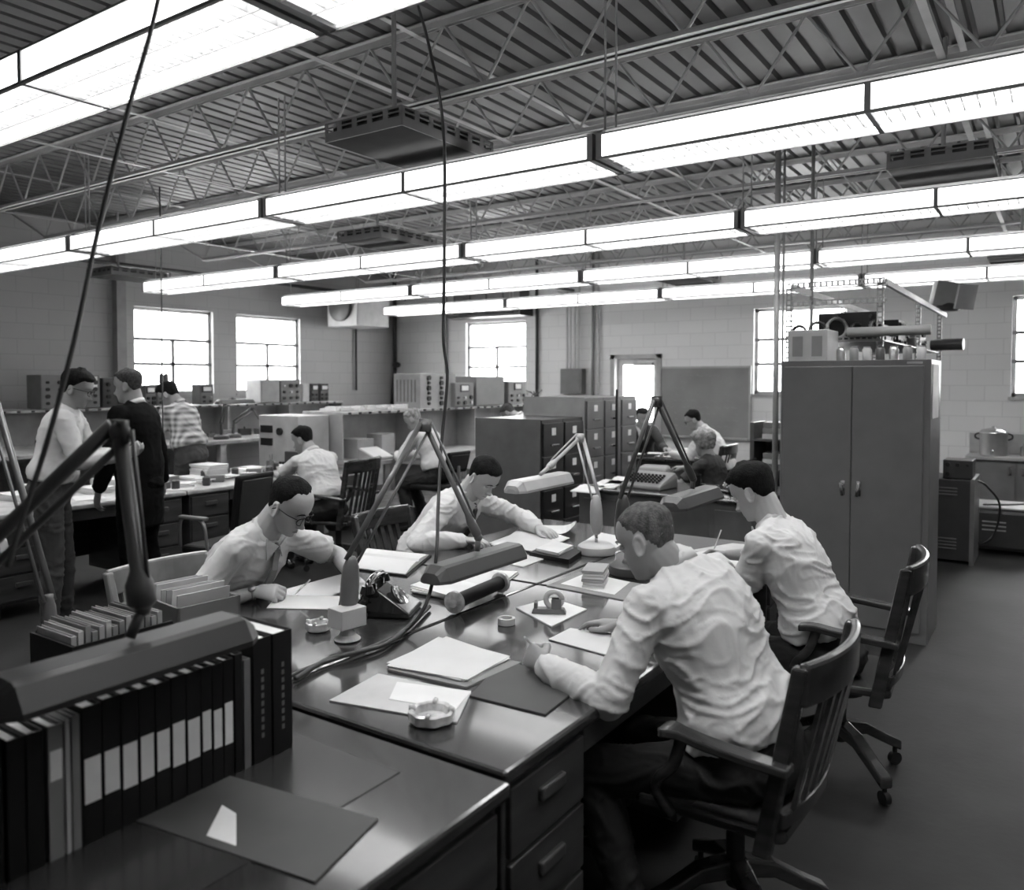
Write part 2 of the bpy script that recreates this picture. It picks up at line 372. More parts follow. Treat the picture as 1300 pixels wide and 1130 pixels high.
cord('hanging_power_cord', cd, .007, 'long dark power cord hanging from the ceiling down onto the joined desks')
cord('electric_cable', [atz(545, 770, .77), atz(500, 812, .772), atz(455, 828, .775), atz(415, 838, .772), atz(375, 862, .77)], .009, 'thick cable lying along the desk seam beside the pale lamp base')
cord('hanging_power_cord', [atd(206, -25, 1.95), atd(190, 45, 1.9), atd(160, 150, 1.85), atd(125, 290, 1.8), atd(95, 430, 1.72), atd(60, 560, 1.66), atd(28, 660, 1.62), atd(10, 720, 1.6)], .0055, 'thick blurred dark cord slanting down the left foreground')
cord('hanging_power_cord', [(-6.2, 3.95, 3.3), (-6.21, 3.96, 2.6), (-6.2, 3.95, 1.9), (-6.2, 3.95, 1.2), (-6.2, 3.97, .8)], .006, 'thin straight dark cord hanging in front of the left wall window')
def pole(px, y, zt, r, lab, m='pipe', zb=0):
    p = aty(px, 480, y); return M().cyl((p.x, p.y, zb), (p.x, p.y, zt), r, n=12).obj('service_pole', m, lab, 'pole', smooth=True)
pole(985, 6.35, ZC, .022, 'thick pale service pole standing at the left edge of the tall grey cabinet')
pole(993, 6.6, ZC, .01, 'thin conduit pole just beside the thick service pole left of the cabinet')
pole(1029, 6.9, ZC, .015, 'slim pale pole rising behind the tall grey cabinet into the ceiling', zb=0)
# back wall conduits
def wp(px, y, z0, z1, r, m, lab):
    p = aty(px, 450, YB); return M().cyl((p.x, YB - .04, z0), (p.x, YB - .04, z1), r, n=10).obj('wall_conduit', m, lab, 'conduit', smooth=True)
wp(568, 0, 1.4, ZC, .025, 'pipe', 'grey vertical conduit on the back wall left of the back left window')
wp(683, 0, 1.2, ZC, .028, 'dark_pipe', 'dark vertical pipe on the back wall right of the back left window')
wp(754, 0, 1.2, ZC, .025, 'pipe', 'pale vertical conduit on the back wall left of the door')
wp(761, 0, 0, ZC, .02, 'pale_paint', 'whitish vertical conduit on the back wall nearest the door')
M().tube([(XL + .1, YB - .1, ZC), (XL + .1, YB - .1, 1.9)], .04, 10).ell((XL + .16, YB - .12, 2.0), (.1, .06, .06)).cyl((XL + .1, YB - .1, 1.9), (XL + .02, YB - .1, 1.2), .04).obj('corner_pipe', 'dark_pipe', 'dark riser pipe with a valve in the far left room corner', 'pipe', smooth=True)
p = atx(452, 430, XL + .05); M().cyl((p.x, p.y, 1.5), (p.x, p.y, 2.9), .02, n=10).obj('wall_conduit', 'dark_pipe', 'thin dark conduit on the left wall under the box heater', 'conduit', smooth=True)
# electrical panel + conduits
q0, q1 = aty(718, 500, YB), aty(745, 468, YB)
t = thing('electrical_panel', 'grey electrical panel box on the back wall with conduits above it', 'electrical panel', ((q0.x + q1.x) / 2, YB - .03, q0.z))
w = (q1.x - q0.x) / 2; h = q1.z - q0.z
M().bx(-w, w, -.16, 0, 0, h).to('case', 'instr', t, bevel=.008); M().bx(-w + .03, w - .03, -.17, -.155, .04, h - .04).to('door', 'instr', t, bevel=.004)
b = M()
for i, dx in enumerate((-.12, -.05, .03, .11)): b.tube(spline([(dx, -.08, h - .005), (dx, -.08, h + .9), (dx, -.07, h + 1.15), (dx - (.35 if i == 2 else 0), -.05, h + (1.35 if i == 2 else 1.5))]), .018, 8)
b.to('conduits', 'pale_paint', t, True)
# box unit heater in the corner
t = thing('unit_heater', 'pale box unit heater with a round fan high in the far left corner', 'heater', (-10.55, 10.6, 2.65))
M().bx(-.35, .4, -.4, .4, 0, .62).to('casing', 'trim', t, bevel=.02)
M().lathe([(.25, 0), (.27, .01), (.27, .05), (.25, .06)], (0, 0, 0)).to('fan_guard', 'dark_pipe', t, True).matrix_local = Matrix.Translation((0, -.4, .35)) @ Matrix.Rotation(PI / 2, 4, 'X')
b = M()
for a in range(4): b.box((0, -.42, .35), (.42, .012, .06), ry=a * PI / 4)
b.to('fan_blades', 'dark_pipe', t); M().cyl((0, 0, .61), (0, 0, ZC - 2.65 - .02), .03).to('hanger', 'pipe', t)
# louvre unit above window 1
t = thing('wall_louvre_unit', 'grey panelled air unit with a ledge over the back left window', 'air unit', (-8.7, YB, 2.84))
b = M().bx(-.72, .78, -.28, 0, .08, .62); b.to('casing', 'instr', t, bevel=.01)
b = M()
for i in range(5): b.bx(-.72 + i * .37, -.705 + i * .37, -.3, -.27, .08, .62)
b.to('ribs', 'instr_dark', t); M().bx(-.8, .86, -.42, 0, 0, .05).bx(.7, .86, -.42, 0, .05, .2).to('ledge', 'instr_dark', t)
# blackboard
c0, c1 = aty(840, 552, YB), aty(952, 467, YB)
t = thing('blackboard', 'large grey chalkboard with faint chalk marks on the back wall right of the door', 'chalkboard', ((c0.x + c1.x) / 2, YB, c0.z))
w = (c1.x - c0.x) / 2; h = c1.z - c0.z
M().bx(-w, w, -.03, 0, 0, h).to('writing_surface', 'board', t)
b = M(); b.bx(-w - .03, -w, -.045, 0, -.03, h + .03).bx(w, w + .03, -.045, 0, -.03, h + .03).bx(-w, w, -.045, 0, h, h + .03).bx(-w, w, -.09, 0, -.03, 0); b.to('frame', 'trim', t)
b = M(); rnd = random.Random(3)
for r_ in range(9):
    x = -w + .1
    while x < w - .15:
        l = rnd.uniform(.03, .12)
        if rnd.random() < .6: b.tube(spline([(x, -.033, h - .12 - r_ * .1), (x + l / 3, -.033, h - .1 - r_ * .1), (x + 2 * l / 3, -.033, h - .13 - r_ * .1), (x + l, -.033, h - .11 - r_ * .1)], 3), .0025, 4)
        x += l + .04
b.to('chalk_marks', 'card', t)

# ================================================================== FURNITURE
def pedestal(t, x0, x1, y0, y1, z0, z1, fx, n=3, m='desk_side', pull='lamp_dark', bar=True):
    # drawers face +x when fx=1, -x when fx=-1
    M().bx(x0, x1, y0, y1, z0, z1).to('pedestal', m, t, bevel=.006)
    xs = x1 if fx > 0 else x0; H = (z1 - z0 - .03) / n
    for i in range(n):
        a = z0 + .015 + i * H
        d = M().bx(xs - .004, xs + .016 * fx, y0 + .015, y1 - .015, a + .008, a + H - .008).to('drawer', m, t, bevel=.004)
        c = (y0 + y1) / 2; zc = a + H * .62
        M().bx(xs + .014 * fx, xs + .032 * fx, c - .06, c + .06, zc - .018, zc + .018).to('drawer_pull', pull, d, bevel=.006)
def desk(x0, x1, y0, y1, label, fx=1, h=.755, group=None, top='desk_wood', m='desk_side', lino=False, pull='lamp_dark', peds=(1, 1)):
    cx, cy = (x0 + x1) / 2, (y0 + y1) / 2; w, d = (x1 - x0) / 2, (y1 - y0) / 2
    t = thing('desk', label, 'desk', (cx, cy, 0), 0, group)
    M().bx(-w, w, -d + .002, d - .002, h - .038, h).to('desktop', top, t, bevel=.011)
    if lino: M().bx(-w + .035, w - .035, -d + .035, d - .035, h - .002, h + .0015).to('top_inlay', 'lino', t)
    pw = .40
    if peds[0]: pedestal(t, -w + .03, w - .03, -d + .03, -d + .03 + pw, .1, h - .04, fx, m=m, pull=pull)
    if peds[1]: pedestal(t, -w + .03, w - .03, d - .03 - pw, d - .03, .1, h - .04, fx, m=m, pull=pull)
    M().bx(-fx * (w - .05) - .01, -fx * (w - .05) + .01, -d + .05, d - .05, .2, h - .04).to('modesty_panel', m, t)
    dr = M().bx(min(0, fx * (w - .03)), max(0, fx * (w - .03)), -d + pw + .04, d - pw - .04, h - .13, h - .04).to('centre_drawer', m, t, bevel=.004)
    for sx in (-1, 1):
        for sy in (-1, 1): M().bx(sx * (w - .09) - .025, sx * (w - .09) + .025, sy * (d - .07) - .025, sy * (d - .07) + .025, 0, .1).to('leg', m, t)
    return t
SX = -1.98
G = 'joined desks in the middle of the room'
desk(SX, -1.08, 1.57, 3.135, 'dark polished wooden desk in the right foreground of the joined block', 1, lino=False)
desk(SX, -1.22, 3.14, 4.66, 'dark wooden desk at far right of the joined block, where the short-sleeved man writes', 1)
desk(-2.88, SX - .004, 1.57, 3.135, 'wooden desk on the left of the joined block where the man in glasses writes', -1)
desk(-2.88, SX - .004, 3.14, 4.66, 'wooden desk in the joined block where the man in the dark tie sits', -1)
# near end desk
t = thing('desk', 'dark wooden desk closest to the camera with the row of binders on it', 'desk', (-1.85, 1.14, 0))
M().bx(-.82, .8, -.82, .415, .71, .75).to('desktop', 'desk_wood', t, bevel=.011)
M().bx(-.6, .55, -.7, .3, .7495, .752).to('top_inlay', 'lino', t)
pedestal(t, .36, .77, -.78, .39, .1, .71, 1)
pedestal(t, -.79, -.38, -.78, .39, .1, .71, -1)
M().bx(-.4, .4, .34, .36, .2, .71).to('modesty_panel', 'desk_side', t)
for sx in (-.7, .68):
    for sy in (-.7, .33): M().bx(sx - .025, sx + .025, sy - .025, sy + .025, 0, .1).to('leg', 'desk_side', t)
# second desk beyond the block (front parallel to x)
def desk_x(x0, x1, y0, y1, label, h=.76, panel_front=True, group=None, m='desk_side', top='desk_wood'):
    t = thing('desk', label, 'desk', ((x0 + x1) / 2, (y0 + y1) / 2, 0), 0, group); w, d = (x1 - x0) / 2, (y1 - y0) / 2
    M().bx(-w, w, -d, d, h - .035, h).to('desktop', top, t, bevel=.01)
    for s in (-1, 1): 
        M().bx(s * (w - .03) - (0 if s < 0 else .4), s * (w - .03) + (0 if s > 0 else .4), -d + .03, d - .03, .1, h - .035).to('pedestal', m, t, bevel=.005)
        M().bx(s * (w - .23) - .15, s * (w - .23) + .15, -d + .02, -d + .035, .16, h - .09).to('panel_moulding', m, t, bevel=.004)
        for sy in (-1, 1): M().bx(s * (w - .1) - .025, s * (w - .1) + .025, sy * (d - .08) - .025, sy * (d - .08) + .025, 0, .1).to('leg', m, t)
    M().bx(-w + .4, w - .4, -d + .05, -d + .07, .12, h - .035).to('modesty_panel', m, t)
    return t
desk_x(-3.5, -1.86, 6.16, 6.98, 'dark desk standing crosswise beyond the joined block with calculators and a telephone', m='brown_side')
desk_x(-5.1, -3.5, 8.95, 9.85, 'distant desk in front of the chalkboard covered with papers')
# desks of the left row
for i, (a, c) in enumerate(((1.0, 2.55), (2.56, 4.1), (4.11, 5.7))):
    desk(-6.92, -6.1, a, c, ['cluttered dark desk at far left behind the standing man in the white shirt', 'cluttered dark desk behind the man in the black suit', 'cluttered desk where the man in the pale shirt reaches out, before the plaid-shirted man'][i], 1, top='bench')
# ------------------------------------------------------------------ long benches with shelves
def bench(name, x0, x1, y0, y1, zt, zs, sx0, sx1, label, legx, px=True):
    t = thing(name, label, 'workbench', ((x0 + x1) / 2, (y0 + y1) / 2, 0)); cx, cy = (x0 + x1) / 2, (y0 + y1) / 2
    T = lambda a, b, c, d, e, f: (a - cx, b - cx, c - cy, d - cy, e, f)
    M().bx(*T(x0, x1, y0, y1, zt - .045, zt)).to('worktop', 'bench', t, bevel=.004)
    M().bx(*T(sx0, sx1, y0, y1, zs - .03, zs)).to('upper_shelf', 'bench', t, bevel=.003)
    b = M(); ym = y0
    while ym <= y1 + .01:
        b.bx(*T(sx0 + .01, sx1 - .01, max(ym - .015, y0), min(ym + .015, y1), zt, zs - .03)); ym += (y1 - y0) / max(1, round((y1 - y0) / 1.2))
    b.bx(*T((sx0 + sx1) / 2 - .01, (sx0 + sx1) / 2 + .01, y0, y1, zt, zs - .03)); b.to('shelf_panels', 'bench_side', t)
    b = M(); n = int((y1 - y0) / .16)
    for i in range(n): b.box(((sx1 if legx > 0 else sx0) - cx + .006 * legx, y0 + .1 + i * .16 - cy, zs - .015), (.012, .035, .025))
    b.to('outlet_strip', 'black', t)
    for yy in [y0 + .08 + (y1 - y0 - .16) * k / 3 for k in range(4)]:
        for xx in (x0 + .06, x1 - .06): M().bx(*T(xx - .045, xx + .045, yy - .045, yy + .045, 0, zt - .045)).to('leg', 'bench', t)
    M().bx(*T(x0 + .1, x1 - .1, y0 + .1, y1 - .1, .2, .23)).to('lower_shelf', 'bench', t)
    return t
bench('workbench', XL + .05, -9.05, .6, 9.7, .9, 1.34, XL + .5, -10.0, 'long pale workbench along the left wall under the windows, instruments on its shelf', 1)
bench('workbench', -7.4, -6.16, 6.3, 11.2, .81, 1.34, -7.15, -6.5, 'pale mid-room workbench with a shelf of instruments where a grey-haired man writes', 1)
# ------------------------------------------------------------------ filing cabinets
def filing(x1, y0, z, n, m, label, side='file_side', tagm='white_tag'):
    d = .72; w = .385; t = thing('filing_cabinet', label, 'filing cabinet', (x1 - d / 2, y0 + w / 2, 0), 0, 'filing cabinets in a row')
    M().bx(-d / 2, d / 2, -w / 2, w / 2, 0, z).to('case', m, t, bevel=.004)
    H = (z - .08) / n
    for i in range(n):
        a = .05 + i * H
        q = M().bx(d / 2 - .002, d / 2 + .018, -w / 2 + .015, w / 2 - .015, a + .006, a + H - .006).to('drawer', m, t, bevel=.003)
        M().bx(d / 2 + .018, d / 2 + .022, -.035, .035, a + H * .62, a + H * .84).to('label_holder', tagm, q)
        M().bx(d / 2 + .018, d / 2 + .045, -.065, .065, a + H * .3, a + H * .36).to('handle', 'chrome', q, bevel=.004)
    return t
filing(-3.92, 6.28, 1.33, 4, 'file_black', 'black four-drawer filing cabinet nearest the tie-wearing man, broad grey side toward the camera')
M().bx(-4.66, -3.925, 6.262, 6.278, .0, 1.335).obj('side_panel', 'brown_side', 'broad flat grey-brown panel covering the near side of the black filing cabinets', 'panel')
filing(-3.92, 6.67, 1.33, 4, 'file_black', 'second black four-drawer filing cabinet, next to the grey ones')
filing(-3.90, 7.07, 1.52, 5, 'file_grey', 'taller grey five-drawer filing cabinet beside the black ones')
filing(-3.90, 7.46, 1.52, 5, 'file_grey', 'middle grey five-drawer filing cabinet with a locking bar')
filing(-3.90, 7.85, 1.52, 5, 'file_grey', 'grey five-drawer filing cabinet at the far end by the doorway')
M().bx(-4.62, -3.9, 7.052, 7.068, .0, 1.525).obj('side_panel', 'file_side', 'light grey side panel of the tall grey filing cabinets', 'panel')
b = M(); b.cyl((-3.84, 7.65, 0), (-3.84, 7.65, 1.6), .014, n=8); b.obj('locking_bar', 'black', 'upright black locking bar in front of the middle grey filing cabinet', 'locking bar')
# ------------------------------------------------------------------ tall storage cabinet
t = thing('storage_cabinet', 'tall dark grey two-door steel storage cabinet', 'cabinet', (-1.135, 5.97, 0)); w = .465
M().bx(-w, w, -.24, .24, 0, 1.83).to('case', 'cab_side', t, bevel=.004)
M().bx(-w, w, -.252, -.238, .0, 1.83).to('front_frame', 'cab_grey', t, bevel=.003)
for s in (-1, 1):
    d = M().bx(*((-w + .02, -.002) if s < 0 else (.002, w - .04)), -.268, -.25, .07, 1.79).to('door', 'cab_grey', t, bevel=.004)
    M().bx(s * .05 - .014, s * .05 + .014, -.275, -.265, .93, 1.03).cyl((s * .05, -.27, 1.0), (s * .05, -.31, 1.0), .012).box((s * .05, -.312, .975), (.02, .014, .09), ry=.15 * s).to('handle', 'chrome', d, True, bevel=.003)
M().bx(w - .14, w - .05, -.256, -.25, 1.803, 1.817).to('maker_plate', 'steel', t)
M().bx(w, w + .004, -.2, .1, 1.45, 1.8).obj('wall_notice', 'white_tag', 'white sheet taped to the side of the tall grey cabinet', 'notice')['label'] = 'white sheet taped high on the right side of the tall grey cabinet'
COL.objects[-1].location = (-1.135 + w + .003, 5.92, 1.45)
# ------------------------------------------------------------------ slotted angle shelving behind the cabinet
t = thing('slotted_shelving', 'slotted steel angle shelving rack behind the tall cabinet, loaded with equipment', 'shelving', (-1.36, 8.3, 0))
def slot_bar(p, q, m='instr'):
    p, q = Vector(p), Vector(q); d = (q - p); L = d.length; d.normalize(); b = M()
    side = Vector((0, 0, 1)) if abs(d.z) < .5 else Vector((0, 1, 0)); s2 = d.cross(side).normalized(); n = int(L / .04)
    for wd, th in ((side, s2), (s2, side)):
        for k in (0, .034): # two rails
            c0 = p + wd * k; c1 = q + wd * k
            b.loft([[c0, c0 + wd * .01, c0 + wd * .01 + th * .003, c0 + th * .003], [c1, c1 + wd * .01, c1 + wd * .01 + th * .003, c1 + th * .003]])
        for i in range(n + 1):
            c = p + d * (L * i / n) + wd * .01; e = d * .014
            b.loft([[c, c + wd * .024, c + wd * .024 + th * .003, c + th * .003], [c + e, c + e + wd * .024, c + e + wd * .024 + th * .003, c + e + th * .003]])
    return b
X0, X1, Y0, Y1 = -.36, .27, -1.9, 1.6
for x in (X0, X1 + .02):
    for y in (Y0, 0, Y1): slot_bar((x, y, 0), (x, y, 2.43)).to('upright', 'instr', t)
for z in (.35, .85, 1.3, 1.62, 2.0): M().bx(X0, X1, Y0, Y1, z - .01, z).to('shelf', 'instr', t)
slot_bar((X0 , Y0, 2.4), (X1 + .03, Y0, 2.4)).to('top_rail', 'instr', t)
for x in (X0, X1 + .02): M().bx(x, x + .03, Y0, Y1 + .2, 2.385, 2.43).to('top_rail', 'trim', t)
slot_bar((X0, Y0, 1.98), (X1 + .03, Y0, 1.98)).to('shelf_edge', 'instr', t)
slot_bar((X0 , Y0, 2.26), (X1 + .03, Y0, 2.26)).to('top_rail', 'instr', t)
rnd = random.Random(11)
def equip(c, s, m, label, name='instrument_box', cat='equipment', face=(0, -1)):
    w, d, h = s; t = thing(name, label, cat, c); M().bx(-w / 2, w / 2, -d / 2, d / 2, 0, h).to('case', m, t, bevel=.006)
    b = M(); r2 = random.Random(int(c[1] * 1000))
    fx, fy = face
    nx = max(2, int((w if fy else d) / .07)); nz = max(1, int(h / .07))
    for i in range(nx):
        for j in range(nz):
            u = -(w if fy else d) / 2 + (i + .5) * (w if fy else d) / nx; z = (j + .5) * h / nz; k = r2.random()
            rr = .012 + .01 * r2.random()
            if k < .65:
                if fy: M().cyl((u, fy * d / 2, z), (u, fy * (d / 2 + .02), z), rr, n=10).to('knob', 'black', t, 'a')
                else: b.cyl((fx * w / 2, u, z), (fx * (w / 2 + .02), u, z), rr, n=10)
    if len(b.b.verts): b.to('knobs', 'black', t, True)
    return t
YS = 8.3
k = 0
names = ['radio chassis with dark knobs', 'small dark control unit', 'boxy power supply', 'open chassis of tubes', 'flat tuner box', 'dark coil unit']
for zi, z in enumerate((2.0, 1.62, 1.3, .85, .35)):
    y = -1.75
    while y < 1.4:
        dd = rnd.uniform(.22, .4); hh = rnd.uniform(.12, .26) if z != 2.0 else rnd.uniform(.1, .3)
        equip((-1.36 + rnd.uniform(-.08, .02), YS + y + dd / 2, z), (.42, dd, hh), rnd.choice(['instr_dark', 'instr_dark', 'instr', 'black_satin', 'lamp_dark']),
              '%s, %s from near end, %s shelf of the rack' % (names[k % 6], ORD[int((y + 1.75) / .34) % 14], ['top', 'second', 'third', 'fourth', 'lowest'][zi]), face=(0, -1) if y < -1.5 else (1, 0))
        y += dd + rnd.uniform(.03, .08); k += 1
# front of rack: cabinet-top objects
t = thing('carton', 'pale grey panelled box standing on top of the tall cabinet at its left end', 'box', (-1.455, 5.98, 1.832))
M().bx(-.135, .135, -.16, .16, 0, .215).to('box', 'book_light', t, bevel=.004)
for s in (-1, 1): M().bx(s * .065 - .035, s * .065 + .035, -.164, -.158, .03, .17).to('side_panel', 'book_grey', t)
b = M(); b.cyl((-1.3, 6.35, 2.05), (-.75, 6.33, 2.05), .035, n=12); b.obj('cardboard_tube', 'book_grey', 'long horizontal roll lying above the tall cabinet on the rack', 'roll', smooth=True)
for i in range(6):
    y = 6.5 + i * .06
for i in range(9):
    x = -1.68 + (i % 5) * .13; z = (2.0, 2.0, 2.0, 2.0, 2.0, 2.0, 2.0, 2.0, 2.0)[i]; r_ = .05 + .012 * (i % 3); yy = 6.5 + .16 * (i // 5)
    b = M(); b.tube([(r_ * math.cos(a), r_ * math.sin(a), .02 + .03 * ((k * 37) % 5) / 5) for k, a in enumerate([2 * PI * j / 14 for j in range(57)])], .011, 6)
    o = b.to('cable_coil', ['black', 'instr_dark', 'instr'][i % 3], None, True); o.location = (x, yy, z + .22 if i > 4 else z + .0); o.rotation_euler = (R(80), 0, .3 * i) if i < 5 else (0, 0, 0)
    o.location.z = z + (r_ + .012 if i < 5 else .0); tag(o, 'coil of dark cable, %s in the tangle on the upper rack shelf' % ORD[i], 'cable coil', 'cable coils on the rack')
# jars and cans on the shelf level just above the cabinet top
for i in range(7):
    x = -1.28 + i * .085; b = M(); b.lathe([(.028, 0), (.03, .005), (.03, .08), (.022, .09), (.024, .1), (.0, .102)], (x, 6.05, 1.83)); b.obj('canister', ['steel', 'instr', 'card', 'instr_dark'][i % 4], 'small canister, %s from the left on top of the tall cabinet' % ORD[i], 'canister', 'canisters on the tall cabinet', smooth='a')
# things hanging off rack right side
b = M().box((-1.0, 9.8, 2.6), (.3, .25, .26), rz=.3, ry=.2); b.obj('carton', 'card2', 'dark tilted carton on the far top corner of the rack', 'box', bevel=.004)
b = M().box((-.82, 9.62, 2.56), (.02, .3, .26), rz=-.5, ry=.2); b.obj('card_sheet', 'card', 'pale square card leaning at the far top corner of the rack', 'card')
b = M().lathe([(.1, 0), (.13, .02), (.1, .06), (.06, .1), (.0, .12)]).obj('coil_roll', 'black', 'coil of black cable on the far end of the rack', 'coil', smooth=True); b.location = (-1.0, 9.75, 2.43)
b = M().cyl((-1.12, 9.5, 2.065), (-.82, 9.47, 2.065), .06); b.obj('motor_unit', 'instr_dark', 'small dark cylinder sticking out from the rack toward the right', 'motor', smooth='a')
# ------------------------------------------------------------------ right side: rack box, trunk, counter
t = thing('equipment_rack', 'waist-high dark steel equipment cabinet on the floor right of the tall cabinet', 'equipment cabinet', (-.82, 8.7, 0))
M().bx(-.2, .18, -.25, .3, .03, .78).to('case', 'instr_dark', t, bevel=.008); M().bx(.165, .2, -.27, .3, .0, .79).to('corner_post', 'instr', t)
for z in (.14, .17, .2, .23, .64, .67, .7): M().box((-.02, -.254, z), (.16, .008, .01)).to('vent_slot', 'instr', t)
equip((-.76, 8.6, .79), (.24, .3, .17), 'instr_dark', 'small dark instrument with a light top on the waist-high equipment cabinet')
equip((-.98, 8.45, .79), (.1, .2, .3), 'black', 'narrow black unit squeezed between the rack and the small instrument')
t = thing('power_unit', 'low rounded steel power unit on the floor at the right with cables over it', 'power unit', (-.42, 9.4, 0))
M().bx(-.26, .26, -.3, .3, .04, .44).to('case', 'instr_dark', t, bevel=.04); M().bx(-.27, .27, -.29, .29, .43, .46).to('lid', 'instr', t, bevel=.015)
b = M()
for z in (.24, .28, .32): b.box((-.08, -.302, z), (.2, .01, .012))
b.to('vents', 'instr_light', t); M().tube(spline([(.26, -.2, .36), (.32, -.2, .34), (.32, .1, .34), (.26, .1, .36)]), .012).to('handle', 'black', t, True)
cord('electric_cable', [(-.62, 8.75, .75), (-.55, 8.8, .7), (-.45, 9.0, .5), (-.5, 9.1, .2), (-.62, 8.95, .12), (-.66, 8.9, .4)], .01, 'black cable looping from the equipment cabinet down to the trunk')
cord('electric_cable', [(-.6, 9.2, .47), (-.4, 9.15, .49), (-.2, 9.2, .5), (-.08, 9.3, .4)], .009, 'black cable draped over the lid of the low trunk')
t = thing('base_cabinet', 'pale base cabinet with two doors against the back wall at right, urn on top', 'cabinet', (.1, 12.0, 0))
M().bx(-1.05, 1.1, -.27, .27, .08, .7).to('case', 'instr', t); M().bx(-1.05, 1.1, -.2, .27, 0, .08).to('toe_kick', 'black', t)
for i in range(4):
    x = -1.03 + i * .53; d = M().bx(x, x + .5, -.29, -.268, .1, .68).to('door', 'instr', t, bevel=.004)
    M().bx(x + (.43 if i % 2 == 0 else .04), x + (.46 if i % 2 == 0 else .07), -.31, -.288, .52, .62).to('handle', 'chrome', d)
t = M().bx(-.97, 1.22, 11.68, 12.26, .7, .74).obj('countertop', 'counter', 'pale countertop with a low splashback along the back wall at right', 'countertop', bevel=.004)
M().bx(-.97, 1.22, 12.262, 12.278, .74, 1.0).obj('backsplash', 'counter', 'low backsplash board on the wall behind the countertop at right', 'backsplash')
t = thing('coffee_urn', 'shiny cylindrical metal urn on the countertop at right', 'urn', (-.68, 11.95, .74))
M().lathe([(.15, 0), (.16, .01), (.155, .05), (.155, .28), (.165, .285), (.16, .3), (.13, .33), (.03, .35), (.02, .37), (0, .375)], n=28).to('body', 'steel', t, 'a')
M().cyl((0, -.15, .07), (0, -.2, .06), .015).cyl((0, -.2, .09), (0, -.2, .03), .01).to('tap', 'chrome', t, True)
b = M()
for s in (-1, 1): b.tube(spline([(s * .155, 0, .2), (s * .2, 0, .22), (s * .2, 0, .26), (s * .155, 0, .28)]), .01)
b.to('handles', 'black', t, True)
for i in range(5):
    M().lathe([(.04, 0), (.045, .01), (.04, .12), (.02, .14), (.02, .17), (0, .172)], (-.35 + i * .14, 11.95 + (i % 2) * .08, .74)).obj('jar', ['steel', 'instr', 'card', 'steel', 'instr_light'][i], 'small jar, %s to the right of the urn on the countertop' % ORD[i], 'jar', 'jars beside the urn', smooth='a')
